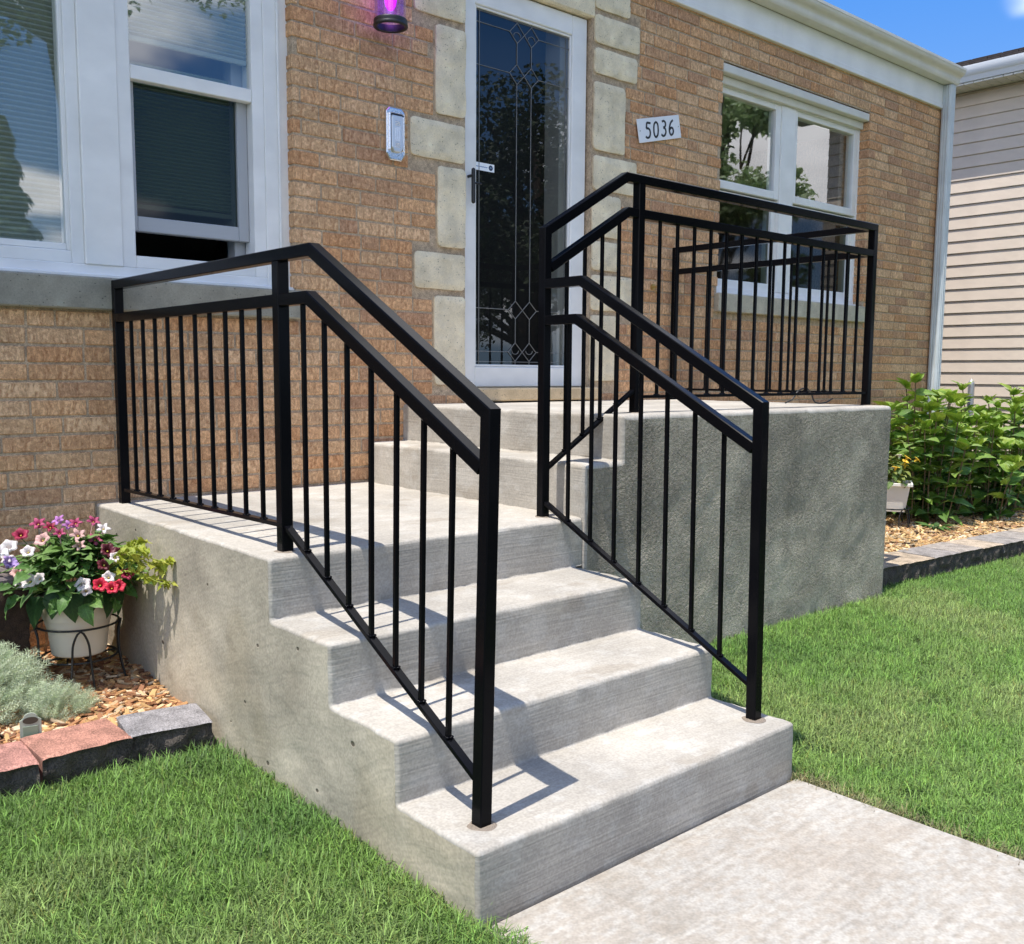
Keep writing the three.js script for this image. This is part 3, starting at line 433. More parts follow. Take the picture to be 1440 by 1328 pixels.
{
  const t = thing('mailbox', 'small chrome wall mailbox with a ribbed flap between the purple lamp and the stone blocks', 'mailbox', [1.497, 2.452, 0.002]);
  const oct = (w, hh, c, cb) => { const s = new THREE.Shape(); s.moveTo(-w + c, hh); s.lineTo(w - c, hh); s.lineTo(w, hh - c); s.lineTo(w, -hh + cb); s.lineTo(w - cb * 0.7, -hh); s.lineTo(-w + cb * 0.7, -hh); s.lineTo(-w, -hh + cb); s.lineTo(-w, hh - c); s.closePath(); return s; };
  const ex = (s, d, z, b) => new THREE.ExtrudeGeometry(s, { depth: d, bevelEnabled: true, bevelThickness: b, bevelSize: b, bevelSegments: 3, bevelOffset: -b }).translate(0, 0, z);
  mesh('back_plate', ex(oct(0.056, 0.127, 0.02, 0.032), 0.018, 0, 0.006), M.chrome, t);
  mesh('rim', merge([bb(-0.044, -0.036, -0.08, 0.1, 0.024, 0.036, 0.003), bb(0.036, 0.044, -0.08, 0.1, 0.024, 0.036, 0.003), bb(-0.0355, 0.0355, 0.093, 0.1, 0.024, 0.036, 0.003)]), M.chrome, t);
  mesh('flap', ex(oct(0.034, 0.088, 0.006, 0.022), 0.008, 0.028, 0.004), std({ color: lin(0.74, 0.745, 0.75), roughness: 0.32, metalness: 0.85 }), t);
  const rb = []; for (const x of [-0.012, 0, 0.012]) rb.push(bb(x - 0.002, x + 0.002, -0.035, 0.03, 0.0395, 0.0425, 0.001)); for (const y of [0.042, 0.05, 0.058, -0.045, -0.054, -0.063]) rb.push(bb(-0.015, 0.015, y - 0.002, y + 0.002, 0.0395, 0.0425, 0.001)); mesh('rib', merge(rb), M.chrome, t);
  mesh('hinge', merge([cyl(0.004, 0.004, 0.07, 8, 0, 0, 0).rotateZ(Math.PI / 2).translate(0, 0.09, 0.038)]), M.black, t);
}
{
  const t = thing('house_number_sign', 'white plate with black numerals 5036 screwed tilted on the brick', 'sign', [3.501, 2.811, 0.004]); t.rotation.z = 0.235;
  mesh('plate', cbox(0.412, 0.142, 0.006, 0.002, 0, 0, 0.012), std({ color: lin(0.82, 0.83, 0.84), roughness: 0.4 }), t);
  const stroke = (pts, curved, w = 0.0075) => { const c = curved ? new THREE.CatmullRomCurve3(pts.map(([x, y]) => V(x, y, 0)), false, 'catmullrom', 0.5) : null; const q = c ? c.getPoints(30) : pts.map(([x, y]) => V(x, y, 0)); return q; };
  const ribbon = (q, w) => { const L = [], Rr = [], n = q.length; for (let i = 0; i < n; i++) { const a = q[Math.max(0, i - 1)], b = q[Math.min(n - 1, i + 1)], d = b.clone().sub(a).normalize(); L.push([q[i].x - d.y * w, q[i].y + d.x * w]); Rr.push([q[i].x + d.y * w, q[i].y - d.x * w]); } const s = new THREE.Shape(); L.concat(Rr.reverse()).forEach(([x, y], i) => i ? s.lineTo(x, y) : s.moveTo(x, y)); return new THREE.ExtrudeGeometry(s, { depth: 0.002, bevelEnabled: false }); };
  const D = {
    5: [[[0.022, 0.046], [-0.014, 0.044]], [[-0.014, 0.044], [-0.017, 0.008]], [[-0.017, 0.008], [0.0, 0.012], [0.016, 0.002], [0.02, -0.018], [0.012, -0.038], [-0.006, -0.046], [-0.022, -0.04]]],
    0: [[[0, 0.046], [-0.017, 0.03], [-0.021, 0], [-0.016, -0.032], [0, -0.046], [0.017, -0.03], [0.021, 0], [0.016, 0.032], [0.0005, 0.046]]],
    3: [[[-0.018, 0.04], [0.0, 0.046], [0.016, 0.036], [0.014, 0.016], [-0.004, 0.005]], [[-0.004, 0.005], [0.014, 0.0], [0.021, -0.018], [0.012, -0.038], [-0.006, -0.046], [-0.022, -0.038]]],
    6: [[[0.014, 0.048], [-0.006, 0.03], [-0.018, 0.0], [-0.018, -0.026], [-0.004, -0.045], [0.014, -0.036], [0.02, -0.018], [0.012, -0.002], [-0.004, -0.001], [-0.016, -0.014]]],
  };
  '5036'.split('').forEach((ch, i) => { const gs = D[ch].map((s) => ribbon(stroke(s, s.length > 2), 0.0064)); const m = mesh('numeral', merge(gs), M.black, t); m.position.set(-0.112 + i * 0.076, -0.002, 0.0142 + i * 0.0); m.rotation.z = -0.2; });
  for (const s of [-1, 1]) mesh('screw', cyl(0.004, 0.004, 0.002, 10, 0, 0, 0).rotateX(Math.PI / 2).translate(s * 0.188, 0, 0.016), M.galv, t);
}
{
  const t = thing('wall_hook', 'small brass hook on the brick right of the door, behind the railing', 'hook', [3.484, 1.83, 0.002]);
  const br = std({ color: lin(0.6, 0.42, 0.16), roughness: 0.35, metalness: 0.9 });
  mesh('base', cyl(0.018, 0.02, 0.012, 16, 0, 0, 0).rotateX(Math.PI / 2).translate(0, 0, 0.006), br, t);
  mesh('arm', tube([V(0, 0, 0.012), V(0, 0, 0.035), V(0, -0.018, 0.05), V(0, -0.036, 0.04), V(0, -0.03, 0.026)], 0.005, 20, 7), br, t);
}

// ------------------------------------------------------------------ railings
const HW = 0.0195, RW = 0.0185, SX = V(1, 0, 0), SZ = V(0, 0, 1);
const weld = new THREE.SphereGeometry(0.0062, 8, 6).scale(1, 0.6, 1);
function balusters(n, f0, f1, parent) { const wd = []; for (let i = 1; i <= n; i++) { const a = f0(i / (n + 1)); for (const [x, z] of [[0.007, 0.004], [-0.007, 0.004], [0.003, 0.008], [-0.004, -0.007]]) wd.push(weld.clone().translate(a.x + x, a.y + 0.0075, a.z + z)); } mesh('weld_beads', merge(wd), M.iron, parent).userData.kind = 'stuff'; for (let i = 1; i <= n; i++) { const t = i / (n + 1), a = f0(t), b = f1(t), L = b.y - a.y; const o = mesh('baluster', cbox(0.0128, L, 0.0128, 0.0012, 0, L / 2, 0), M.iron, parent); o.position.copy(a); o.rotation.z = -Math.atan2(b.x - a.x, L); o.rotation.x = Math.atan2(b.z - a.z, L); } }
const at2 = (p, q, t) => p.clone().lerp(q, t);
const foot = (x, y, z, parent) => { const g = cyl(0.030, 0.036, 0.003, 22, 0, 0.0012, 0), p = g.attributes.position; for (let k = 0; k < p.count; k++) { const a = Math.atan2(p.getZ(k), p.getX(k)), s = 1 + 0.22 * n3(Math.cos(a) * 1.7 + x * 9, Math.sin(a) * 1.7, z * 7); p.setX(k, p.getX(k) * s); p.setZ(k, p.getZ(k) * s); } g.translate(x, y, z); mesh('grout_patch', g, std({ color: lin(0.33, 0.27, 0.21), map: T_grit, roughness: 1 }), parent); };
{
  
  const L = thing('stair_railing', 'black steel railing left of the steps, beside the flower pot', 'railing');
  const x = 0.0964, xT = 0.1208, zf = 0.058, zc = 1.4376, zb = 1.6376, zn = 2.402, y4 = h[4], yh = y4 + 0.9244 - RW, yn = h[1] + 1.0218 - RW, dm = 0.134;
  const fB = V(x, y4 + 0.004, zf), fT = V(x, yh, zf), bd = V(x, yh, zb), nT = V(xT, yn, zn), nB = V(x, h[1] - 0.003, zn), path = [fB, fT, bd, nT, nB];
  mesh('handrail', sweep(path, SX, RW, RW, 0.0028, 1, 3, false), M.iron, L);
  mesh('post', sweep([fB, fT, bd], SX, RW, RW, 0.0028, 0, 1, false), M.iron, L); mesh('post', sweep([bd, nT, nB], SX, RW, RW, 0.0028, 1, 2, false), M.iron, L);
  mesh('post', sweep([V(x, y4 - 0.003, zc), V(x, yh - RW, zc)], SX, HW, HW, 0.0028), M.iron, L);
  const m0 = V(x, yh - dm, zf + HW), m1 = V(x, yh - dm, zb - 0.022), m2 = V(xT - 0.003, yn - dm + 0.004, zn - RW); mesh('mid_rail', sweep([m0, m1, m2], SX, RW - 0.0006, RW, 0.0028), M.iron, L);
  const b0 = V(x, y4 + 0.066, zf + HW), b1 = V(x, y4 + 0.082, zc - HW), c0 = V(x, y4 + 0.078, zc + HW), c1 = V(x + 0.002, h[1] + 0.112, zn - RW);
  mesh('bottom_rail', sweep([b0, b1], SX, 0.0125, 0.0065, 0.001), M.iron, L); mesh('bottom_rail', sweep([c0, c1], SX, 0.0125, 0.0065, 0.001), M.iron, L);
  balusters(10, (t) => at2(b0, b1, t), (t) => at2(V(x, m0.y, b0.z), V(x, m0.y, b1.z), t), L);
  const mz = (z) => z < m1.z ? V(x, m1.y, z) : at2(m1, m2, (z - m1.z) / (m2.z - m1.z));
  balusters(7, (t) => at2(c0, c1, t), (t) => mz(at2(c0, c1, t).z), L);
  foot(x, h[1], zn, L); foot(x, y4, zc, L);

  const G = thing('stair_railing', 'black steel railing right of the steps that turns round the raised porch', 'railing');
  const xr = 1.2257, xrT = 1.2109, zA = 1.4062, yA = y4 + 1.1125 - RW, zrb = 1.6092, yr = y4 + 0.9132 - RW, yn2 = h[1] + 1.0213 - RW, xb = 1.6667, xB = 1.7543, xC = 3.6574, y6 = h[6], yp = y6 + 0.9758 - RW, zD = 0.046;
  const aB = V(xr, y4 - 0.003, zA), aT = V(xr, yA, zA), pB = V(xb, yp, zA), pE = V(xC + HW, yp, zA);
  mesh('handrail', sweep([aB, aT, pB, pE], SZ, RW, RW, 0.0028, 1, 3, true), M.iron, G); mesh('post', sweep([aB, aT, pB], SZ, RW, RW, 0.0028, 0, 1, true), M.iron, G);
  mesh('post', sweep([V(xB, y6 - 0.003, zA), V(xB, yp - RW, zA)], SZ, HW, HW, 0.0028), M.iron, G); mesh('post', sweep([V(xC, y6 - 0.003, zA), V(xC, yp - RW, zA)], SZ, HW, HW, 0.0028), M.iron, G);
  const u0 = V(xr + RW, yA - 0.145 + 0.01, zA), u1 = V(xb + 0.012, yp - 0.137, zA), u2 = V(xC - HW, yp - 0.137, zA); mesh('mid_rail', sweep([u0, u1, u2], SZ, RW - 0.0006, RW, 0.0028), M.iron, G);
  const v0 = V(xr + RW, y4 + 0.19, zA), v1 = V(xB - HW, y6 + 0.092, zA), w0 = V(xB + HW, y6 + 0.068, zA), w1 = V(xC - HW, y6 + 0.068, zA);
  mesh('bottom_rail', sweep([v0, v1], SZ, 0.0125, 0.0065, 0.001), M.iron, G); mesh('bottom_rail', sweep([w0, w1], SZ, 0.0125, 0.0065, 0.001), M.iron, G);
  const mu = (q) => q < u1.x ? at2(u0, u1, (q - u0.x) / (u1.x - u0.x)) : V(q, u1.y, zA);
  balusters(4, (t) => at2(v0, v1, t), (t) => mu(at2(v0, v1, t).x), G); balusters(15, (t) => at2(w0, w1, t), (t) => V(at2(w0, w1, t).x, u1.y, zA), G);
  // return to the wall
  const dB = V(xC, y6 - 0.003, zD), dT = V(xC, yp, zD), cT = V(xC, yp, zA - RW);
  mesh('handrail', sweep([dB, dT, cT], SX, RW - 0.0005, RW - 0.0005, 0.0028, 1, 2, false), M.iron, G); mesh('post', sweep([dB, dT, cT], SX, RW - 0.0005, RW - 0.0005, 0.0028, 0, 1, false), M.iron, G);
  mesh('mid_rail', sweep([V(xC, yp - 0.137, zD + RW), V(xC, yp - 0.137, zA - HW)], SX, RW - 0.001, RW - 0.001, 0.0028), M.iron, G); const q0 = V(xC, y6 + 0.068, zD + RW), q1 = V(xC, y6 + 0.068, zA - HW);
  mesh('bottom_rail', sweep([q0, q1], SX, 0.0125, 0.0065, 0.001), M.iron, G); balusters(10, (t) => at2(q0, q1, t), (t) => at2(q0, q1, t).setY(yp - 0.137), G);
  // flight down to the walk
  const n2 = V(xrT, yn2, zn), n3b = V(xr, h[1] - 0.003, zn), r0 = V(xr, yr, zA + RW), r1 = V(xr, yr, zrb);
  mesh('handrail', sweep([r0, r1, n2, n3b], SX, RW, RW, 0.0028, 0, 2, true), M.iron, G); mesh('post', sweep([r1, n2, n3b], SX, RW, RW, 0.0028, 1, 2, true), M.iron, G);
  const k0 = V(xr, yr - 0.137, zA + RW), k1 = V(xr, yr - 0.137, zrb - 0.022), k2 = V(xrT + 0.003, yn2 - 0.133, zn - RW); mesh('mid_rail', sweep([k0, k1, k2], SX, RW - 0.0006, RW, 0.0028), M.iron, G);
  const e0 = V(xr, y4 + 0.056, zA + RW), e1 = V(xr - 0.002, h[1] + 0.112, zn - RW); mesh('bottom_rail', sweep([e0, e1], SX, 0.0125, 0.0065, 0.001), M.iron, G);
  balusters(7, (t) => at2(e0, e1, t), (t) => { const z = at2(e0, e1, t).z; return z < k1.z ? V(xr, k1.y, z) : at2(k1, k2, (z - k1.z) / (k2.z - k1.z)); }, G);
  foot(xr, h[1], zn, G); foot(xr, y4, zA, G); foot(xC, y6, zA, G); foot(xB, y6, zA, G);
}
tag(mesh('cable', tube([V(3.390, h[6] + 0.008, 1.070), V(3.430, h[6] + 0.03, 1.090), V(3.470, h[6] + 0.075, 1.100), V(3.540, h[6] + 0.09, 1.105), V(3.590, h[6] + 0.055, 1.110), V(3.615, h[6] + 0.01, 1.120), V(3.670, h[6] + 0.008, 1.150), V(3.730, h[6] + 0.03, 1.160)], 0.0045, 60, 7), M.black), 'loose black cable looping up from the raised porch floor under the railing', 'cable');

// ------------------------------------------------------------------ garden helpers
function inst(name, g, m, list, parent, colored = true) { const o = new THREE.InstancedMesh(g, m, list.length); list.forEach((q, i) => { o.setMatrixAt(i, q[0]); if (colored) o.setColorAt(i, q[1]); }); o.name = name; o.castShadow = o.receiveShadow = true; parent.add(o); return o; }
const _q = new THREE.Quaternion(), _e = new THREE.Euler(), _s = V(1, 1, 1);
const mat4 = (x, y, z, rx, ry, rz, sx, sy = sx, sz = sx) => new THREE.Matrix4().compose(V(x, y, z), _q.setFromEuler(_e.set(rx, ry, rz, 'YXZ')).clone(), V(sx, sy, sz));
function vcol(g, f) { const p = g.attributes.position, c = []; for (let i = 0; i < p.count; i++) c.push(...f(p.getX(i), p.getY(i), p.getZ(i))); g.setAttribute('color', new THREE.Float32BufferAttribute(c, 3)); return g; }
// leaf: length along +z, face up +y, folded on its midrib and drooping
function leafGeo(L, W, droop, fold, wave, point = 1.0, n = 7) {
  const P = [], U = [], row = (i) => { const t = i / n, w = W * Math.pow(Math.sin(Math.PI * Math.pow(t, 0.72 * point)), 0.85) * (i === n ? 0 : 1), y = -droop * t * t * L, z = t * L * (1 - 0.2 * droop * t); return [[-w, y + fold * w + wave * Math.sin(i * 2.3) * w, z, 0], [-w * 0.5, y + fold * w * 0.35, z, 0.25], [0, y, z, 0.5], [w * 0.5, y + fold * w * 0.35, z, 0.75], [w, y + fold * w + wave * Math.cos(i * 2.1) * w, z, 1]]; };
  for (let i = 0; i < n; i++) { const a = row(i), b = row(i + 1); for (let k = 0; k < 4; k++) for (const [q, t] of [[a[k], i], [a[k + 1], i], [b[k + 1], i + 1], [a[k], i], [b[k + 1], i + 1], [b[k], i + 1]]) { P.push(q[0], q[1], q[2]); U.push(q[3], t / n); } }
  const g = new THREE.BufferGeometry(); g.setAttribute('position', new THREE.Float32BufferAttribute(P, 3)); g.setAttribute('uv', new THREE.Float32BufferAttribute(U, 2)); g.computeVertexNormals(); return g;
}
const T_leaf = tex(128, 256, [1, 1], true, (u, v) => { const mid = Math.exp(-Math.pow((u - 0.5) / 0.03, 2)), side = Math.pow(Math.abs(Math.sin((v * 9 - Math.abs(u - 0.5) * 5) * Math.PI)), 10); const k = 0.80 + 0.2 * fbm(u * 8, v * 12, 8, 12, 201, 3) + 0.16 * mid - 0.10 * side; return [k, k, k * 0.9]; });
const leafMat = (r, g, b, tr = 0.32) => phys({ color: lin(r, g, b), map: T_leaf, transmission: tr, thickness: 0, roughness: 0.55, ior: 1.4 });
function place(o, p, dir, up, roll = 0) { const z = dir.clone().normalize(), x = new THREE.Vector3().crossVectors(up, z).normalize(), y = new THREE.Vector3().crossVectors(z, x); o.quaternion.setFromRotationMatrix(new THREE.Matrix4().makeBasis(x, y, z)); if (roll) o.rotateZ(roll); o.position.copy(p); return o; }

// ------------------------------------------------------------------ lawn: tufts of bent blades
{
  const blade = (r, P, C, N) => {
    const a = r() * 6.283, q = Math.sqrt(r()) * 0.034, x0 = Math.cos(a) * q, z0 = Math.sin(a) * q, yaw = r() * 6.283, H = 0.030 + 0.034 * r(), lean = 0.3 + 1.35 * r(), w = 0.0009 + 0.0009 * r(), dx = Math.cos(yaw), dz = Math.sin(yaw);
    const tone = 0.5 + 1.05 * Math.pow(r(), 1.4), dry = r() < 0.07, n = 3, pts = []; let x = 0, y = 0, th = lean * 0.3;
    for (let i = 0; i <= n; i++) { pts.push([x, y]); x += Math.sin(th) * H / n; y += Math.cos(th) * H / n; th += lean * 0.55; }
    const co = dry ? [1.9 * tone, 1.35 * tone, 1.3 * tone] : [tone, tone, tone];
    for (let i = 0; i < n; i++) { const wa = w * (1 - i / n * 0.6), wb = i === n - 1 ? 0 : w * (1 - (i + 1) / n * 0.6); const A = pts[i], B = pts[i + 1]; const pt = (p, s, ww) => [x0 + dx * p[0] - dz * ww * s, p[1], z0 + dz * p[0] + dx * ww * s]; const q4 = [pt(A, -1, wa), pt(A, 1, wa), pt(B, 1, wb), pt(B, -1, wb)]; for (const k of i === n - 1 ? [0, 1, 2] : [0, 1, 2, 0, 2, 3]) { P.push(...q4[k]); C.push(...co); } }
  };
  const rg = rng(303), tufts = [0, 1, 2].map(() => { const P = [], C = []; for (let k = 0; k < 22; k++) blade(rg, P, C); const g = new THREE.BufferGeometry(); g.setAttribute('position', new THREE.Float32BufferAttribute(P, 3)); g.setAttribute('color', new THREE.Float32BufferAttribute(C, 3)); g.computeVertexNormals(); const nn = g.attributes.normal; for (let i = 0; i < nn.count; i++) { const v = V(nn.getX(i), nn.getY(i), nn.getZ(i)); if (v.y < 0) v.negate(); v.y += 0.35; v.normalize(); nn.setXYZ(i, v.x, v.y, v.z); } return g; });
  const gm = phys({ color: lin(1, 1, 1), vertexColors: true, transmission: 0.35, thickness: 0, roughness: 0.6, ior: 1.35 });
  const lawn = (label, inside, box, count, seed, hi, dryK, gain) => {
    const r = rng(seed), L = [[], [], []]; let made = 0;
    for (let k = 0; k < count * 4 && made < count; k++) {
      const x = rr(box[0], box[1], r), z = rr(box[2], box[3], r); if (!inside(x, z)) continue; made++;
      const p = f3(x * 1.1 + 4, 3.3, z * 1.1), d = f3(x * 4 + 9, 1.3, z * 4), s = hi * (0.85 + 0.3 * r()) * (1 + 0.22 * d);
      const dry = sm(0.05, 0.5, p + 0.5 * d) * 0.9, lush = sm(0.0, 0.45, -p + 0.3 * d); const c = mixc(mixc([0.155, 0.29, 0.055], [0.28, 0.34, 0.13], dry * dryK), [0.085, 0.20, 0.042], lush * 0.7).map((v, i) => v * gain[i]); const k2 = 0.72 + 0.56 * r(), rim = x > 1.2 && x < 1.36 && z > 2.5 ? 1 : 0; if (rim) { const f = r() < 0.75 ? 0.85 : 0.2; c[0] += (0.26 - c[0]) * f; c[1] += (0.22 - c[1]) * f; c[2] += (0.11 - c[2]) * f; }
      L[made % 3].push([mat4(x, yard(x, z) - 0.004, z, (r() - 0.5) * 0.25, r() * 6.283, (r() - 0.5) * 0.25, s * (1 + 0.3 * r()), s, s * (1 + 0.3 * r())), lin(c[0] * k2, c[1] * k2, c[2] * k2)]);
    }
    const g = thing('grass', label, 'grass'); g.userData.kind = 'stuff'; tufts.forEach((t, i) => inst('blades', t, gm, L[i], g)); return g;
  };
  const edgeL = (x) => 1.145 + (x > -0.28 ? 0.03 : 0);
  lawn('short green lawn left of the concrete steps in front of the paver edging', (x, z) => x < -0.012 + (z > 2.55 ? 0.03 : 0) && z > edgeL(x), [-2.4, 0.02, 1.1, 4.4], 24000, 11, 1.05, 0.45, [1.03, 0.98, 0.95]);
  lawn('short green lawn right of the steps and the walk, with a few paler patches', (x, z) => (z > 2.52 ? x > 1.285 + 0.015 * n3(z * 9, 1, 1) : x > 1.315) && (x < 3.75 || z > 1.2) && (z > 1.54 || (x > 3.74 && z > 1.52 - 0.02 * x + 0.07 * (x - 3.7))), [1.27, 8.5, 1.2, 4.9], 50000, 12, 0.80, 0.6, [1.18, 1.14, 1.05]);
}

// ------------------------------------------------------------------ paver edging and bark mulch
{
  const rp = rng(41);
  let pm; const shadedFace = std({ color: lin(0.10, 0.085, 0.07), map: T_grit, bumpMap: T_gritB, bumpScale: 0.006, roughness: 1 });  // paver fronts: shade of the sunless split face painted in as near-black, gritty
  function paver(label, p, turn, sz, col, group) { // [width, height, depth], rough split front
    const g = new THREE.BoxGeometry(sz[0], sz[1], sz[2], 16, 8, 12), q = g.attributes.position, uv = g.attributes.uv, o = rp() * 20;
    for (let i = 0; i < q.count; i++) { let x = q.getX(i), y = q.getY(i), z = q.getZ(i); const top = y > sz[1] / 2 - 1e-4, ex = sz[0] / 2 - Math.abs(x); if (z > sz[2] / 2 - 1e-4 && !top) z += 0.022 * f3(x * 30 + o, y * 30, 1) - 0.012; if (z > sz[2] / 2 - 1e-4 && top) { z += 0.006 * f3(x * 26 + o, 1, 1) - 0.004; y -= 0.004; } if (ex < 1e-4 && top) y -= 0.003; y += top ? 0.0012 * f3(x * 14 + o, 2, z * 14) : 0; uv.setXY(i, x + o, y + z); q.setXYZ(i, x, y, z); }
    g.computeVertexNormals(); const m = mesh('edging_paver', g, [0, 1, 2, 3, 4, 5].map((f) => f === 4 ? shadedFace : f === 0 ? (pm = std({ color: lin(...col.map((v) => v * 1.15)), map: T_grit, bumpMap: T_gritB, bumpScale: 0.002, roughness: 1 })) : pm), null); m.position.set(...p); m.rotation.y = turn; tag(m, label, 'paver', group); return m;
  }
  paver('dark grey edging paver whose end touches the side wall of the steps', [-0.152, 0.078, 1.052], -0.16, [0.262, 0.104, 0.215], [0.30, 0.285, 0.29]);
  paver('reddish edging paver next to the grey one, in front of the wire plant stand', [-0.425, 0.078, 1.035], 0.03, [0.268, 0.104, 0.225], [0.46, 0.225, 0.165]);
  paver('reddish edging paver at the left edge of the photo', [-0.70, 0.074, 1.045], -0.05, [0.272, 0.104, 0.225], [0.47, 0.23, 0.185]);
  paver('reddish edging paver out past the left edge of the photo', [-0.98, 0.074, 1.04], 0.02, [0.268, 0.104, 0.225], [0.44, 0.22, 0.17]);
  const cols = [[0.50, 0.40, 0.28], [0.48, 0.38, 0.27], [0.33, 0.30, 0.275], [0.40, 0.35, 0.30], [0.52, 0.42, 0.31], [0.34, 0.31, 0.28], [0.37, 0.33, 0.29], [0.47, 0.39, 0.30], [0.33, 0.31, 0.29]], nm = ['tan edging paver touching the right corner of the raised porch', 'tan edging paver second from the porch corner', 'dark grey edging paver third from the porch corner, before the white pot', 'grey edging paver fourth from the porch corner', 'pale tan edging paver before the leafy shrubs', 'dark grey edging paver near the right edge of the photo', 'grey edging paver at the right edge of the photo', 'tan edging paver just past the right edge of the photo', 'grey edging paver well past the right edge of the photo'];
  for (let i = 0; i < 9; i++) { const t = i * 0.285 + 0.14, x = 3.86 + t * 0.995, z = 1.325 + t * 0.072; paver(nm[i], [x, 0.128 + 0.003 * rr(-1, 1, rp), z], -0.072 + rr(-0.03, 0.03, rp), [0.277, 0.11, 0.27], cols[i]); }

  const bedY = (x, z) => x < 1 ? 0.098 + 0.018 * f3(x * 4, 1, z * 4) + 0.03 * sm(0.9, 0.1, z) : 0.158 + 0.015 * f3(x * 4, 1, z * 4) + 0.02 * sm(1.1, 0.3, z);
  const bed = (label, x0, x1, z0, z1f, count, seed, tones, sc) => {
    const t = thing('mulch', label, 'mulch'); t.userData.kind = 'stuff'; const P = [], U = [], I = [], nx = Math.ceil((x1 - x0) / 0.05), nz = 24;
    for (let j = 0; j <= nz; j++) for (let i = 0; i <= nx; i++) { const x = x0 + (x1 - x0) * i / nx, z = z0 + (z1f(x) - z0) * j / nz; P.push(x, bedY(x, z) - 0.012, z); U.push(x, z); if (i && j) { const a = j * (nx + 1) + i; I.push(a - nx - 2, a - 1, a - nx - 1, a - nx - 1, a - 1, a); } }
    const g = new THREE.BufferGeometry(); g.setAttribute('position', new THREE.Float32BufferAttribute(P, 3)); g.setAttribute('uv', new THREE.Float32BufferAttribute(U, 2)); g.setIndex(I); g.computeVertexNormals(); mesh('bed_soil', g, M.soil, t);
    const r = rng(seed); for (let v = 0; v < 3; v++) {
      const W = [0.052, 0.036, 0.064][v], D = [0.019, 0.016, 0.012][v], cg = new THREE.BoxGeometry(W, 0.006, D, 3, 1, 2), q = cg.attributes.position; for (let i = 0; i < q.count; i++) { const x = q.getX(i), tp = Math.abs(x) / (W / 2); q.setXYZ(i, x + 0.006 * n3(q.getZ(i) * 200, v, 1), q.getY(i) + 0.004 * n3(x * 60, v + 2, q.getZ(i) * 60), q.getZ(i) * (1 - 0.55 * tp * (0.6 + 0.4 * n3(x * 30, v, 3)))); } cg.computeVertexNormals();
      const L = []; for (let k = 0; k < count / 3; k++) { const x = rr(x0, x1, r), z = rr(z0, z1f(x), r), c = tones[Math.floor(r() * tones.length)], k2 = 0.7 + 0.55 * r(), s = sc * (0.6 + 0.7 * r()); L.push([mat4(x, bedY(x, z) + r() * 0.012, z, (r() - 0.5) * 0.7, r() * 6.283, (r() - 0.5) * 0.7, s, s, s), lin(c[0] * k2, c[1] * k2, c[2] * k2)]); } inst('chips', cg, std({ color: lin(1, 1, 1), roughness: 0.95 }), L, t);
    }
  };
  const tones = [[0.44, 0.24, 0.10], [0.50, 0.31, 0.13], [0.34, 0.16, 0.07], [0.52, 0.36, 0.20], [0.22, 0.10, 0.05], [0.42, 0.22, 0.09], [0.30, 0.14, 0.065], [0.56, 0.44, 0.29]];
  bed('golden brown bark chips round the wire plant stand beside the steps', -1.35, -0.006, 0.01, () => 0.945, 4800, 51, tones, 1);
  bed('golden bark chips in the bed right of the porch, under the leafy shrubs', 3.745, 7.9, 0.03, (x) => 1.20 + 0.072 * (x - 3.86), 9000, 52, [[0.55, 0.36, 0.15], [0.60, 0.42, 0.2], [0.45, 0.27, 0.11], [0.3, 0.16, 0.08], [0.62, 0.5, 0.33]], 1);
}

// ------------------------------------------------------------------ flower pot on its wire stand
function petunia(r, star = 0) { // trumpet with five lobes, opening along +y
  const n = 30, m = 6, P = [], U = [], at = (i, j) => { const a = i / n * 2 * Math.PI, t = j / m, lobe = 1 + (star ? 0.34 : 0.13) * Math.cos(5 * a) * sm(0.4, 1, t), rad = r * (t < 0.35 ? 0.18 + 0.22 * t / 0.35 : 0.40 + 0.6 * (t - 0.35) / 0.65) * lobe, y = r * (t < 0.35 ? 0.9 * t / 0.35 : 0.9 + 0.28 * Math.sin((t - 0.35) / 0.65 * 1.9)) - 0.12 * r * sm(0.8, 1, t) + 0.07 * r * Math.sin(10 * a + 1) * t * t; return [rad * Math.cos(a), y - r * 0.9, rad * Math.sin(a)]; };
  for (let i = 0; i < n; i++) for (let j = 0; j < m; j++) for (const [a, b] of [[i, j], [i, j + 1], [i + 1, j + 1], [i, j], [i + 1, j + 1], [i + 1, j]]) { P.push(...at(a, b)); U.push(a / n, b / m); }
  return tri(P, U);
}
const stemMat = std({ color: lin(0.10, 0.16, 0.04), roughness: 0.7 });
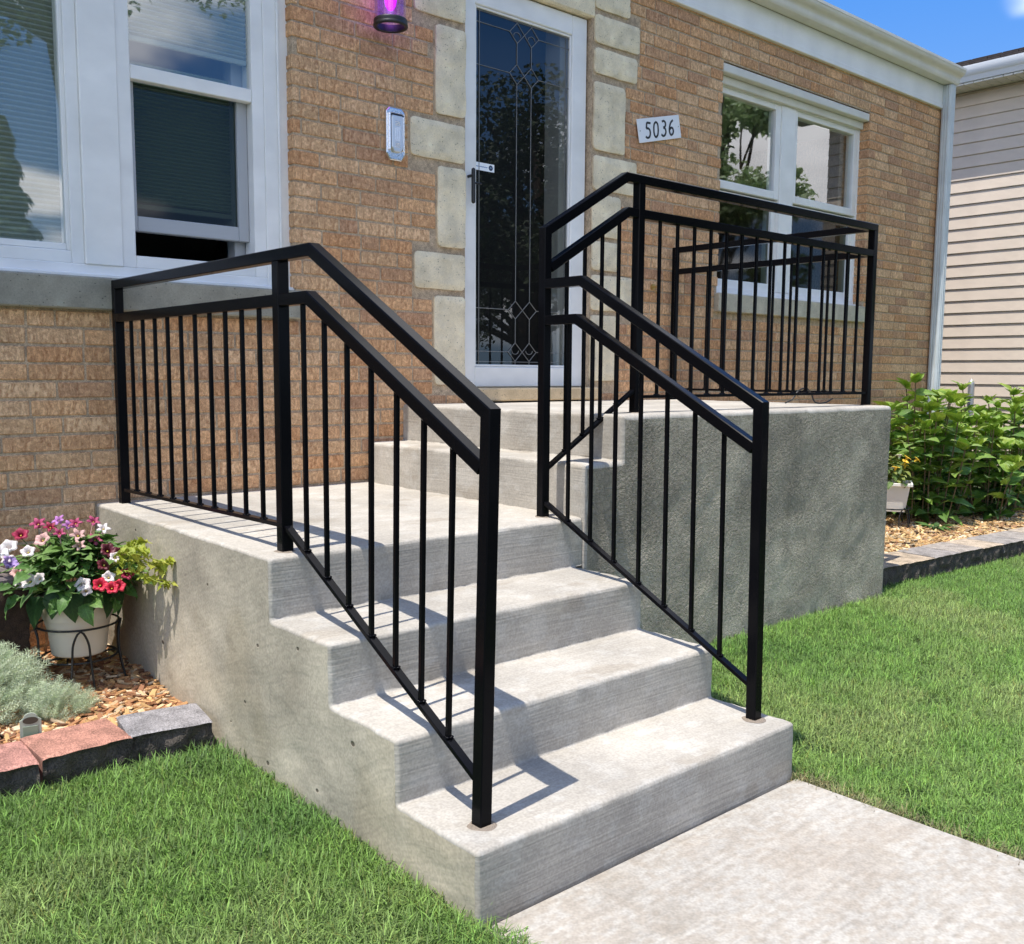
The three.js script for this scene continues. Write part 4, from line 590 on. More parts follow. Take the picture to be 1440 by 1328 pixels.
{
  const S = thing('plant_stand', 'black wire plant stand with looped legs carrying the white flower pot', 'plant stand', [-0.215, 0.115, 0.405]);
  const hoop = (y, r, q = 0.0042) => new THREE.TorusGeometry(r, q, 8, 48).rotateX(Math.PI / 2).translate(0, y, 0);
  mesh('top_hoop', hoop(0.225, 0.142), M.wire, S); mesh('lower_hoop', hoop(0.10, 0.132), M.wire, S);
  for (let k = 0; k < 4; k++) { const a0 = k * Math.PI / 2 + 0.25, w = 0.36; const pt = (a, y, r) => V(Math.cos(a) * r, y, Math.sin(a) * r); mesh('leg', tube([pt(a0 - w * 0.72, -0.035, 0.168), pt(a0 - w * 0.62, 0.10, 0.143), pt(a0 - w * 0.5, 0.175, 0.140), pt(a0, 0.222, 0.148), pt(a0 + w * 0.5, 0.175, 0.140), pt(a0 + w * 0.62, 0.10, 0.143), pt(a0 + w * 0.72, -0.035, 0.168)], 0.0042, 40, 7), M.wire, S); }
  mesh('cross_bar', merge([tube([V(-0.13, 0.098, 0), V(0, 0.096, 0), V(0.13, 0.098, 0)], 0.004, 8, 6), tube([V(0, 0.104, -0.13), V(0, 0.105, 0), V(0, 0.104, 0.13)], 0.004, 8, 6)]), M.wire, S);

  const F = thing('potted_flowers', 'white pot of red, white and purple petunias with a lime green trailing vine', 'flower pot', [-0.215, 0.115, 0.405]); const r = rng(61);
  const prof = [[0.001, 0.112], [0.098, 0.112], [0.102, 0.118], [0.112, 0.20], [0.122, 0.236], [0.124, 0.25], [0.129, 0.252], [0.136, 0.325], [0.142, 0.33], [0.142, 0.342], [0.130, 0.342], [0.126, 0.30], [0.001, 0.30]];
  const pg = new THREE.LatheGeometry(prof.map((p) => new THREE.Vector2(p[0] * 0.94, p[1])), 72); { const p = pg.attributes.position; for (let i = 0; i < p.count; i++) { const x = p.getX(i), z = p.getZ(i), a = Math.atan2(z, x), q = Math.hypot(x, z); if (q > 0.1 && p.getY(i) < 0.325) { const s = 1 + 0.006 * Math.sin(a * 36); p.setX(i, x * s); p.setZ(i, z * s); } } pg.computeVertexNormals(); }
  mesh('pot', pg, std({ color: lin(0.66, 0.60, 0.48), roughness: 0.55 }), F);
  mesh('soil', new THREE.CylinderGeometry(0.128, 0.128, 0.006, 28).translate(0, 0.318, 0), M.soil, F);
  const L = [leafGeo(0.070, 0.023, 0.4, 0.35, 0.2), leafGeo(0.056, 0.020, 0.6, 0.3, 0.3), leafGeo(0.080, 0.027, 0.7, 0.2, 0.2), leafGeo(0.105, 0.042, 0.55, 0.15, 0.1, 0.8)];
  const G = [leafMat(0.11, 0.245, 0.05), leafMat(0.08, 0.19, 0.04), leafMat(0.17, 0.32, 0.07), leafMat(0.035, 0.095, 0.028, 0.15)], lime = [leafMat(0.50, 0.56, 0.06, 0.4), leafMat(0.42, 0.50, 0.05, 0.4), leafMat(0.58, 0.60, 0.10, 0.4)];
  const up = V(0, 1, 0); const put = (name, g, m, p, d, roll = 0) => { const o = place(mesh(name, g, m, F), p, d, Math.abs(d.clone().normalize().y) > 0.95 ? V(1, 0, 0.2) : up, roll); o.scale.setScalar(rr(0.68, 1.12, r)); return o; };
  // mound of leaves
  for (let k = 0; k < 292; k++) {
    const a = r() * 6.283, e = Math.pow(r(), 0.62) * 1.62 - 0.15, R0 = 0.62 + 0.42 * r(), c = V(Math.cos(a) * Math.cos(e) * 0.245 * R0, 0.345 + Math.sin(e) * 0.19 * R0, Math.sin(a) * Math.cos(e) * 0.225 * R0);
    const out = V(Math.cos(a) * Math.cos(e * 0.7), 0.25 + 0.5 * Math.sin(e) - (e < 0.15 ? 0.65 : 0), Math.sin(a) * Math.cos(e * 0.7)).add(V(rr(-0.45, 0.45, r), rr(-0.3, 0.3, r), rr(-0.45, 0.45, r)));
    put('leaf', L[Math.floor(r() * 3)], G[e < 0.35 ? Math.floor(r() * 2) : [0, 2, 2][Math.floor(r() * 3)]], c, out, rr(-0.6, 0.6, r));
  }
  { const fill = G.map(() => []), o = new THREE.Object3D();
    for (let k = 0; k < 420; k++) { const a = r() * 6.283, e = Math.pow(r(), 0.7) * 1.6 - 0.1, R0 = 0.35 + 0.6 * r(), c = V(Math.cos(a) * Math.cos(e) * 0.235 * R0, 0.335 + Math.sin(e) * 0.185 * R0, Math.sin(a) * Math.cos(e) * 0.215 * R0); place(o, c, V(Math.cos(a) * Math.cos(e * 0.7) + rr(-0.6, 0.6, r), 0.2 + 0.6 * Math.sin(e) + rr(-0.4, 0.4, r), Math.sin(a) * Math.cos(e * 0.7) + rr(-0.6, 0.6, r)), V(0.05, 1, 0.03), rr(-0.8, 0.8, r)); o.scale.setScalar(rr(0.5, 0.95, r)); o.updateMatrix(); fill[Math.floor(r() * 3)].push(L[Math.floor(r() * 3)].clone().applyMatrix4(o.matrix)); }
    const gs = fill.slice(0, 3).map(merge); let st = 0; const g = mergeGeometries(gs); gs.forEach((q, i) => { g.addGroup(st, q.attributes.position.count, i); st += q.attributes.position.count; }); mesh('foliage', g, G, F).userData.kind = 'stuff'; }
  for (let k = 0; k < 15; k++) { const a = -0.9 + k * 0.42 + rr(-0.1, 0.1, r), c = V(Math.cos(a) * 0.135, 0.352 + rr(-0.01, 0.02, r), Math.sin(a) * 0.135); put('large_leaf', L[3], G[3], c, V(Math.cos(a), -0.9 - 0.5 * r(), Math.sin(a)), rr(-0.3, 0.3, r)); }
  // blooms: [x, y, z] in the pot's frame, colour, star-shaped or not
  const fm = { w: phys({ color: lin(0.80, 0.72, 0.70), transmission: 0.25, thickness: 0, roughness: 0.7 }), m: std({ color: lin(0.28, 0.015, 0.05), roughness: 0.6 }), d: std({ color: lin(0.10, 0.008, 0.018), roughness: 0.55 }), r: std({ color: lin(0.48, 0.012, 0.04), roughness: 0.6 }), v: phys({ color: lin(0.50, 0.20, 0.50), transmission: 0.25, thickness: 0, roughness: 0.7 }), k: phys({ color: lin(0.42, 0.05, 0.14), transmission: 0.25, thickness: 0, roughness: 0.7 }), p: phys({ color: lin(0.70, 0.42, 0.38), transmission: 0.25, thickness: 0, roughness: 0.7 }) };
  const PG = [petunia(0.033), petunia(0.028), petunia(0.03, 1)];
  // spots are given as seen from the walk: u to the right, w up, n towards the viewer (metres)
  const rt = V(0.80, 0, 0.60), fr = V(-0.33, 0, 0.94);
  const at = (u, w, n) => V(0, 0.36 + w, 0).addScaledVector(rt, u).addScaledVector(fr, n);
  const blooms = [[-0.19, 0.20, 0.02, 'm', 0], [-0.16, 0.15, 0.10, 'w', 0], [-0.11, 0.19, 0.08, 'p', 0], [-0.13, 0.235, -0.02, 'k', 2], [-0.085, 0.225, 0.0, 'm', 2], [-0.055, 0.25, 0.0, 'v', 2], [-0.02, 0.225, -0.04, 'v', 2], [0.015, 0.20, 0.04, 'p', 2], [0.005, 0.235, -0.03, 'k', 2], [0.07, 0.24, -0.04, 'k', 2], [0.105, 0.215, -0.02, 'w', 2], [0.075, 0.18, 0.02, 'k', 2], [0.12, 0.145, 0.06, 'd', 0], [0.16, 0.135, 0.05, 'd', 0], [0.145, 0.125, 0.09, 'w', 1], [0.105, 0.10, 0.1, 'd', 1], [0.12, 0.062, 0.14, 'w', 1], [0.09, 0.04, 0.17, 'r', 0], [0.13, 0.028, 0.17, 'r', 0], [0.155, 0.032, 0.15, 'r', 1], [0.185, 0.065, 0.10, 'm', 1], [0.03, 0.045, 0.19, 'w', 0], [0.04, 0.025, 0.19, 'w', 1], [-0.12, 0.065, 0.17, 'w', 0], [-0.155, 0.055, 0.16, 'w', 0], [-0.19, 0.04, 0.14, 'w', 1], [-0.20, 0.08, 0.12, 'p', 1], [0.02, 0.17, 0.09, 'p', 2], [-0.05, 0.21, 0.05, 'k', 2], [-0.24, 0.12, 0.06, 'w', 2]];
  const heart = std({ color: lin(0.55, 0.45, 0.06), roughness: 0.8 });
  for (const [u, w, n, c, g] of blooms) {
    const p = at(u, w, n), d = V(0, 0.65, 0).addScaledVector(rt, u * 1.6 + rr(-0.3, 0.3, r)).addScaledVector(fr, 0.55 + n * 2).normalize(); const o = mesh('flower', PG[g], fm[c], F); o.position.copy(p); o.quaternion.setFromUnitVectors(V(0, 1, 0), d); o.rotateY(r() * 6); o.scale.setScalar(rr(0.8, 1.1, r) * (g === 2 ? 0.72 : 0.82));
    mesh('flower_heart', new THREE.SphereGeometry(0.004, 8, 6).translate(0, -0.008, 0), heart, o);
    const b = V(u * 0.3, 0.34, n * 0.2), s = mesh('stem', tube([b, b.clone().lerp(p, 0.6).add(V(rr(-0.02, 0.02, r), -0.01, rr(-0.02, 0.02, r))), p.clone().addScaledVector(d, -0.022)], 0.0018, 8, 5), g === 2 ? fm.p : stemMat, F);
  }
  // lime vine reaching to the right
  const vl = [leafGeo(0.044, 0.020, 0.6, 0.3, 0.4, 0.75), leafGeo(0.034, 0.016, 0.7, 0.25, 0.45, 0.8)];
  for (let k = 0; k < 7; k++) {
    const tip = at(0.21 + 0.10 * r(), 0.20 - 0.026 * k + rr(-0.02, 0.02, r), 0.08 + 0.14 * r()), mid = at(0.15, 0.13 - 0.012 * k + 0.03 * r(), 0.09), base = at(0.05, -0.02, 0.05); const cv = new THREE.CatmullRomCurve3([base, mid, tip, tip.clone().add(V(0.025, -0.008, 0.02))]);
    mesh('vine_stem', new THREE.TubeGeometry(cv, 16, 0.002, 5), lime[1], F);
    for (let i = 0; i < 12; i++) { const t = 0.36 + 0.64 * i / 11, p = cv.getPoint(t); put('vine_leaf', vl[i % 2], lime[Math.floor(r() * 3)], p, V(rr(-0.7, 0.9, r), rr(-0.45, 0.5, r), rr(-0.5, 0.9, r)), rr(-0.7, 0.7, r)); }
  }
}
{ // planter at the left edge, mostly out of frame
  const B = thing('planter_block', 'rough dark brown block planter at the left edge behind the silvery plants', 'planter', [-0.605, 0.11, 0.22], 0.12); const g = new THREE.BoxGeometry(0.42, 0.40, 0.34, 22, 20, 18), p = g.attributes.position;
  for (let i = 0; i < p.count; i++) { const x = p.getX(i), y = p.getY(i), z = p.getZ(i), tp = y > 0.199; const d = 0.018 * f3(x * 14, y * 14, z * 14) + 0.012 * f3(x * 40, y * 40, z * 40); if (!tp) p.setXYZ(i, x * (1 + d / 0.21), y, z * (1 + d / 0.17)); else p.setY(i, y + 0.003 * f3(x * 20, 1, z * 20)); } g.computeVertexNormals(); g.translate(0, 0.2, 0);
  mesh('body', g, std({ color: lin(0.085, 0.05, 0.033), map: T_grit, bumpMap: T_gritB, bumpScale: 0.006, roughness: 1 }), B); mesh('rim', cbox(0.43, 0.03, 0.35, 0.008, 0, 0.408, 0), std({ color: lin(0.22, 0.18, 0.18), map: T_grit, roughness: 0.9 }), B);
  const r = rng(66), pv = phys({ color: lin(0.42, 0.28, 0.62), transmission: 0.2, thickness: 0, roughness: 0.7 }), pw = phys({ color: lin(0.75, 0.70, 0.68), transmission: 0.2, thickness: 0, roughness: 0.7 }), lg = leafGeo(0.06, 0.018, 0.5, 0.3, 0.1), lm = leafMat(0.09, 0.19, 0.05), pg = petunia(0.03);
  for (let k = 0; k < 26; k++) { const a = r() * 6.28; place(mesh('leaf', lg, lm, B), V(rr(-0.12, 0.16, r), 0.43, rr(-0.1, 0.12, r)), V(Math.cos(a), 0.9 + r(), Math.sin(a)), V(0.1, 1, 0.3)); }
  for (const [x, y, z, m] of [[0.17, 0.47, 0.14, pv], [0.13, 0.52, 0.16, pw], [0.05, 0.53, 0.12, pv], [0.19, 0.52, 0.08, pw]]) { const o = mesh('flower', pg, m, B); o.position.set(x, y, z); o.rotation.set(0.7, r() * 6, -0.3); mesh('stem', tube([V(x * 0.4, 0.41, z * 0.4), V(x * 0.8, y - 0.04, z * 0.8), V(x, y - 0.02, z)], 0.002, 8, 5), stemMat, B); }
}
{ // silvery feathered mounds
  const r = rng(71), P = [], U = []; // one sprig: stem with thread-like leaflets
  const thin = (a, b, w) => { const d = b.clone().sub(a), s = new THREE.Vector3().crossVectors(d, V(rr(-1, 1, r), rr(-1, 1, r), rr(-1, 1, r))).normalize().multiplyScalar(w); for (const v of [a.clone().add(s), a.clone().sub(s), b]) { P.push(v.x, v.y, v.z); U.push(0, 0); } };
  for (let k = 0; k < 44; k++) { const t = 0.12 + 0.88 * k / 43, c = V(0.1 * t * t * 0.2, t * 0.1, 0), a = k * 2.4, l = 0.024 * (1.15 - 0.6 * t); const e = c.clone().add(V(Math.cos(a) * l, l * 0.75, Math.sin(a) * l)); thin(c, e, 0.0011); thin(c.clone().lerp(e, 0.45), e.clone().add(V(rr(-1, 1, r) * 0.008, 0.004, rr(-1, 1, r) * 0.008)), 0.0009); thin(c.clone().lerp(e, 0.6), e.clone().add(V(rr(-1, 1, r) * 0.009, 0.002, rr(-1, 1, r) * 0.009)), 0.0009); }
  thin(V(0, 0, 0), V(0.02, 0.1, 0), 0.0016); const sg = tri(P, U), sm2 = phys({ color: lin(1, 1, 1), transmission: 0.25, thickness: 0, roughness: 0.9 });
  const mound = (label, x, z, rx, ry, n, dark) => { const t = thing('silver_mound_plant', label, 'plant', [x, 0.10, z]); const L = []; for (let k = 0; k < n; k++) { const a = r() * 6.283, e = Math.acos(r()), q = 0.25 + 0.75 * Math.cbrt(r()), p = V(Math.cos(a) * Math.sin(e) * rx * q, Math.cos(e) * ry * q, Math.sin(a) * Math.sin(e) * rx * q), k2 = 0.75 + 0.5 * r(), s = rr(0.5, 0.95, r) * (rx / 0.16 * 0.4 + 0.6); const c = mixc([0.62, 0.68, 0.50], [0.36, 0.46, 0.24], r() * dark); L.push([mat4(p.x, p.y - 0.02, p.z, Math.sin(a) * Math.sin(e) * 0.9 + rr(-0.3, 0.3, r), 0, -Math.cos(a) * Math.sin(e) * 0.9 + rr(-0.3, 0.3, r), s), lin(c[0] * k2, c[1] * k2, c[2] * k2)]); } const o = inst('foliage', sg, sm2, L, t); o.userData.kind = 'stuff'; for (let k = 0; k < 5; k++) mesh('stem', tube([V(0, -0.01, 0), V(rr(-0.3, 0.3, r) * rx, ry * 0.4, rr(-0.3, 0.3, r) * rx), V(rr(-0.7, 0.7, r) * rx, ry * 0.8, rr(-0.7, 0.7, r) * rx)], 0.0025, 8, 5), stemMat, t); };
  mound('large feathery silver green mound at the left edge behind the red pavers', -0.60, 0.50, 0.20, 0.20, 620, 0.5);
  mound('low feathery silver mound in front of the black plant stand legs', -0.385, 0.70, 0.085, 0.085, 220, 0.6);
  mound('feathery silver green mound out past the left edge of the photo', -0.90, 0.55, 0.20, 0.18, 420, 0.6);
  const tg = thing('plant_tag', 'small clear plastic plant tag with a dark oval, stuck behind the red pavers', 'plant tag', [-0.523, 0.118, 0.905], -0.25); const s = new THREE.Shape(); s.moveTo(-0.03, -0.03); s.lineTo(0.03, -0.03); s.lineTo(0.03, 0.055); s.lineTo(0.02, 0.062); s.quadraticCurveTo(0.016, 0.078, 0, 0.078); s.quadraticCurveTo(-0.016, 0.078, -0.02, 0.062); s.lineTo(-0.03, 0.055); s.closePath();
  mesh('plate', new THREE.ExtrudeGeometry(s, { depth: 0.003, bevelEnabled: true, bevelSize: 0.0012, bevelThickness: 0.0012, bevelSegments: 2 }), std({ color: lin(0.34, 0.38, 0.30), roughness: 0.4 }), tg);
  mesh('oval', new THREE.CylinderGeometry(0.022, 0.022, 0.002, 28).rotateX(Math.PI / 2).scale(1, 0.5, 1).translate(0, 0.055, 0.0055), std({ color: lin(0.05, 0.04, 0.025), roughness: 0.5 }), tg); mesh('panel', cbox(0.044, 0.05, 0.002, 0.001, 0, 0.012, 0.0055), std({ color: lin(0.20, 0.25, 0.17), roughness: 0.45 }), tg);
}

// ------------------------------------------------------------------ shrubs and pot right of the porch
{
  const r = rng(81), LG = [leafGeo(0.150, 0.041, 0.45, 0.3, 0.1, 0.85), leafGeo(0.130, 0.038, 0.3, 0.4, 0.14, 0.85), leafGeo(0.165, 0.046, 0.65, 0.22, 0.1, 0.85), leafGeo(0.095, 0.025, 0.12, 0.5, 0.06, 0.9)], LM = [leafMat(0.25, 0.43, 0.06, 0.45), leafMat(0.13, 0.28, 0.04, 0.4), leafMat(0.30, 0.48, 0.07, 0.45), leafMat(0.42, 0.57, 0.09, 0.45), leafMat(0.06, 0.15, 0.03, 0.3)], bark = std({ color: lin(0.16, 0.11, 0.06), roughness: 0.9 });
  const shrub = (label, x, z, n, R0, H, seed) => {
    const t = thing('shrub', label, 'shrub', [x, 0.16, z], 0, null), q = rng(seed), cand = [];
    for (let k = 0; k < n; k++) {
      const a = k * 2.4 + q(), rad = R0 * Math.sqrt((k + 0.5) / n), hh = H * (1 - 0.55 * Math.pow(rad / R0, 2) * q()) * rr(0.75, 1.05, q), tip = V(Math.cos(a) * rad, hh, Math.sin(a) * rad), b = V(Math.cos(a) * rad * 0.6, 0, Math.sin(a) * rad * 0.6), cv = new THREE.CatmullRomCurve3([b, b.clone().lerp(tip, 0.5).add(V(rr(-0.03, 0.03, q), 0.03, rr(-0.03, 0.03, q))), tip]);
      mesh('stem', new THREE.TubeGeometry(cv, 10, 0.0048, 6), bark, t); const nodes = Math.max(4, Math.round(hh / 0.10));
      for (let i = 0; i < nodes; i++) {
        const f = 0.10 + 0.90 * i / (nodes - 1), p = cv.getPoint(f), top = i >= nodes - 1, a0 = i * 1.57 + k, cnt = top ? 6 : 3;
        for (let s = 0; s < cnt; s++) {
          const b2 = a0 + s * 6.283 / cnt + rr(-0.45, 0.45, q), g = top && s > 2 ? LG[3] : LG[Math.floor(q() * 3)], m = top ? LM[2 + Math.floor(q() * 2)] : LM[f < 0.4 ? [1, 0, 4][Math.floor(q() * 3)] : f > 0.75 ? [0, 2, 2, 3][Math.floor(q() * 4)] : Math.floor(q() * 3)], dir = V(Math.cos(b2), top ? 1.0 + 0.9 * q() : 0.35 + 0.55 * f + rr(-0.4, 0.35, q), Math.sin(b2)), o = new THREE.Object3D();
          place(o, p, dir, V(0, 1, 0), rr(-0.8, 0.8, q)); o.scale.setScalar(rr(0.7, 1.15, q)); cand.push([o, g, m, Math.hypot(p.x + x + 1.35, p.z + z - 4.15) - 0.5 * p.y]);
        }
      }
    }
    cand.sort((a, b) => a[3] - b[3]); const rest = LM.map(() => []);
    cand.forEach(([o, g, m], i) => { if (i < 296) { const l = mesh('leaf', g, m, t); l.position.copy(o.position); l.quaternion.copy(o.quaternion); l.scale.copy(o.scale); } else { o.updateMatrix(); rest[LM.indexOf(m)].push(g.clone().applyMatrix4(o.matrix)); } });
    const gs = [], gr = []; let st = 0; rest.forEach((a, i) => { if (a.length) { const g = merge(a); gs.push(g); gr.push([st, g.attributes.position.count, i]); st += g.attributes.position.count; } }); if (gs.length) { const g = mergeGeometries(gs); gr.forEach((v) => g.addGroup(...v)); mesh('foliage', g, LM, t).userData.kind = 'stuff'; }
  };
  shrub('tall leafy green shrub nearest the porch corner and the downspout', 5.98, 0.66, 24, 0.42, 1.04, 1);
  shrub('leafy green shrub in the middle of the right bed, lower than its neighbours', 6.55, 0.88, 22, 0.38, 0.78, 2);
  shrub('tall leafy green shrub at the right edge of the photo before the siding', 7.22, 0.72, 24, 0.46, 1.08, 3);
  shrub('leafy green shrub at the back of the right bed against the fence', 6.75, 0.30, 18, 0.42, 1.0, 5);
  shrub('leafy green shrub out past the right edge of the photo', 8.0, 0.85, 14, 0.42, 0.85, 4);
  const S = thing('plant_stand', 'small black wire stand under the white pot right of the porch', 'plant stand', [5.42, 0.165, 0.68]);
  mesh('hoop', new THREE.TorusGeometry(0.13, 0.005, 8, 40).rotateX(Math.PI / 2).translate(0, 0.15, 0), M.wire, S); for (let k = 0; k < 4; k++) { const a0 = k * 1.57 + 0.4, p = (a, y, q) => V(Math.cos(a) * q, y, Math.sin(a) * q); mesh('leg', tube([p(a0 - 0.3, -0.02, 0.15), p(a0 - 0.26, 0.1, 0.134), p(a0, 0.16, 0.136), p(a0 + 0.26, 0.1, 0.134), p(a0 + 0.3, -0.02, 0.15)], 0.005, 24, 6), M.wire, S); }
  const F = thing('potted_flowers', 'square white pot of yellow flowers behind the right corner of the porch', 'flower pot', [5.42, 0.165, 0.68], 0.5);
  const pot = new THREE.CylinderGeometry(0.165, 0.125, 0.19, 4, 1).rotateY(Math.PI / 4).translate(0, 0.225, 0); mesh('pot', pot.toNonIndexed(), std({ color: lin(0.68, 0.66, 0.60), roughness: 0.6 }), F); F.children[0].geometry.computeVertexNormals(); mesh('rim', merge([bb(-0.135, 0.135, 0.318, 0.342, 0.118, 0.135), bb(-0.135, 0.135, 0.318, 0.342, -0.135, -0.118), bb(-0.135, -0.118, 0.318, 0.342, -0.1175, 0.1175), bb(0.118, 0.135, 0.318, 0.342, -0.1175, 0.1175)]), std({ color: lin(0.70, 0.68, 0.62), roughness: 0.6 }), F);
  const yl = [leafMat(0.30, 0.36, 0.06, 0.4), leafMat(0.14, 0.24, 0.045, 0.4)], g = leafGeo(0.07, 0.022, 0.6, 0.3, 0.2), pg = petunia(0.026), ym = std({ color: lin(0.72, 0.45, 0.03), roughness: 0.6 }), wm = std({ color: lin(0.75, 0.70, 0.55), roughness: 0.6 });
  for (let k = 0; k < 90; k++) { const a = r() * 6.28, e = r() * 1.4, p = V(Math.cos(a) * Math.cos(e) * 0.2 * r(), 0.33 + 0.2 * Math.sin(e) * r(), Math.sin(a) * Math.cos(e) * 0.2 * r()); place(mesh('leaf', g, yl[k % 2], F), p, V(Math.cos(a), rr(-0.3, 0.9, r), Math.sin(a)), V(0, 1, 0.1), rr(-0.5, 0.5, r)); }
  for (let k = 0; k < 14; k++) { const a = r() * 6.28, o = mesh('flower', pg, k < 9 ? ym : wm, F); o.position.set(Math.cos(a) * 0.17 * Math.sqrt(r()), 0.40 + 0.15 * r(), Math.sin(a) * 0.17 * Math.sqrt(r())); o.rotation.set(rr(-0.4, 0.9, r), r() * 6, rr(-0.6, 0.6, r)); }
  const lowP = thing('low_plant', 'low dark green leafy plant at the foot of the small plant stand', 'plant', [5.62, 0.155, 0.92]); const lg = leafGeo(0.13, 0.02, 0.6, 0.3, 0.05); for (let k = 0; k < 46; k++) { const a = r() * 6.28; place(mesh('leaf', lg, LM[k % 2 ? 1 : 4], lowP), V(Math.cos(a) * 0.03 * r(), 0.01 * r(), Math.sin(a) * 0.03), V(Math.cos(a), rr(0.3, 1.3, r), Math.sin(a)), V(0, 1, 0.05), rr(-0.4, 0.4, r)); }
}

// ------------------------------------------------------------------ neighbour: sided house and chain link fence
{
  const X = 9.5, N = thing('siding_house', 'neighbouring house with pale pinkish lap siding and a dark shingle roof', 'house'); const z0 = -9, z1 = 2.2, y1 = 4.33, ex = 0.13;
  mesh('wall', merge([bb(X + 0.02, X + 0.25, -0.3, y1, z0, z1, 0.002), bb(X + 0.26, X + 7, -0.3, y1, z1 - 0.25, z1, 0.002), bb(X + 7.01, X + 7.26, -0.3, y1, z0, z1, 0.002), bb(X + 0.26, X + 7, -0.3, y1, z0, z0 + 0.25, 0.002)]), std({ color: lin(0.40, 0.34, 0.31), roughness: 0.9 }), N);
  const L = z1 - z0, P = [], U = [], prof = [[0.0, 0.0], [-0.016, 0.003], [-0.018, 0.008], [-0.006, 0.128], [0.0, 0.13]]; for (let k = 0; k + 1 < prof.length; k++) { const a = prof[k], b = prof[k + 1]; for (const [p, z] of [[a, 0], [a, L], [b, L], [a, 0], [b, L], [b, 0]]) { P.push(p[0], p[1], z); U.push(z, p[1]); } } const sg = tri(P, U);
  for (let k = 0; k * ex + 0.15 < y1; k++) { const b = mesh('siding_board', sg, M.siding, N); b.position.set(X + 0.02 + 0.001, 0.15 + k * ex - 0.004, z0); if (k * ex + 0.15 + ex > y1) b.scale.y = (y1 - 0.15 - k * ex) / ex; }
  const sf = []; for (let z = z0; z < z1 + 0.3; z += 0.1) sf.push(bb(X - 0.27, X + 0.03, y1, y1 + 0.02, z, z + 0.094, 0.003)); mesh('soffit', merge(sf), M.cream, N);
  const gs = new THREE.Shape(); gs.moveTo(0, 0); gs.lineTo(-0.08, 0.0); gs.quadraticCurveTo(-0.095, 0.04, -0.1, 0.05); gs.quadraticCurveTo(-0.13, 0.07, -0.135, 0.15); gs.lineTo(-0.12, 0.15); gs.lineTo(-0.12, 0.14); gs.lineTo(0, 0.14); gs.closePath();
  const gg = new THREE.ExtrudeGeometry(gs, { depth: L + 0.3, bevelEnabled: false }).translate(X - 0.20, y1 + 0.025, z0); mesh('gutter', gg, std({ color: lin(0.78, 0.80, 0.82), roughness: 0.4 }), N); mesh('fascia', bb(X - 0.2, X - 0.18, y1 + 0.022, y1 + 0.19, z0, z1 + 0.3), M.white, N);
  const rp = [], tabs = 26; for (let i = 0; i < 4; i++) for (let k = 0; k < 38; k++) { const z = z0 + k * 0.31 - (i % 2) * 0.15, x = X - 0.30 + i * 0.13, y = y1 + 0.185 + i * 0.026; const g = cbox(0.16, 0.012, 0.302, 0.002, 0, 0, 0, k * 0.3, i * 0.2); g.rotateZ(0.17); g.translate(x + 0.08, y + 0.018, z + 0.15); rp.push(g); } for (let i = 0; i < 3; i++) for (let k = 0; k < 38; k++) rp.push(cbox(0.16, 0.02, 0.303, 0.003, X - 0.225 + i * 0.018, y1 + 0.196 + i * 0.0215, z0 + 0.15 + k * 0.31 - (i % 2) * 0.14)); const sh = mesh('roof_shingles', merge(rp), M.shingle, N); sh.userData.kind = 'stuff';
  const RP = [], RU = [], q = (a, b, c, d) => { for (const v of [a, b, c, a, c, d]) { RP.push(...v); RU.push(v[0], v[2]); } }; const y = y1 + 0.175, tp = 5.15; q([X - 0.28, y, z0], [X - 0.28, y, z1 + 0.3], [X + 3.7, tp, z1 + 0.3], [X + 3.7, tp, z0]); q([X + 3.7, tp, z0], [X + 3.7, tp, z1 + 0.3], [X + 7.6, y, z1 + 0.3], [X + 7.6, y, z0]); q([X - 0.28, y, z1 + 0.05], [X + 7.6, y, z1 + 0.05], [X + 3.7, tp, z1 + 0.05], [X + 3.7, tp, z1 + 0.05]); q([X - 0.28, y, z0 + 0.05], [X + 7.6, y, z0 + 0.05], [X + 3.7, tp, z0 + 0.05], [X + 3.7, tp, z0 + 0.05]); mesh('roof', tri(RP, RU), M.shingle, N);

  const F = thing('chain_link_fence', 'grey chain link fence with a capped post behind the shrubs, before the siding', 'fence', [0, 0, -0.25]); const post = (x) => { const p = mesh('post', cyl(0.032, 0.032, 1.19, 18, x, 0.595, 0), M.galv, F); mesh('post_cap', new THREE.LatheGeometry([[0.031, 0], [0.031, 0.02], [0.022, 0.04], [0.008, 0.05], [0.008, 0.058], [0.001, 0.062]].map((a) => new THREE.Vector2(...a)), 18).translate(x, 1.19, 0), M.galv, p); }; post(7.5); post(8.78);
  mesh('top_rail', cyl(0.018, 0.018, 1.22, 12, 0, 0, 0).rotateZ(Math.PI / 2).translate(8.14, 1.08, 0), M.galv, F); const W = [], st = 0.055; for (let k = 0; k < 55; k++) for (const s of [-1, 1]) { const x0 = 7.5 + k * st - 0.55, zz = s * 0.003, a = s > 0 ? [x0, 0.05] : [x0 + 1.0, 0.05], dx = s; let t0 = 0, t1 = 1.03; if (s > 0) { t0 = Math.max(0, 7.53 - a[0]); t1 = Math.min(1.03, 8.75 - a[0]); } else { t0 = Math.max(0, a[0] - 8.75); t1 = Math.min(1.03, a[0] - 7.53); } if (t1 - t0 < 0.03) continue; const g = new THREE.CylinderGeometry(0.0018, 0.0018, (t1 - t0) * Math.SQRT2, 4); g.rotateZ(-s * Math.PI / 4); g.translate(a[0] + dx * (t0 + t1) / 2, a[1] + (t0 + t1) / 2, zz); W.push(g); } const w = mesh('wire_mesh', merge(W), M.galv, F); w.userData.kind = 'stuff';
}

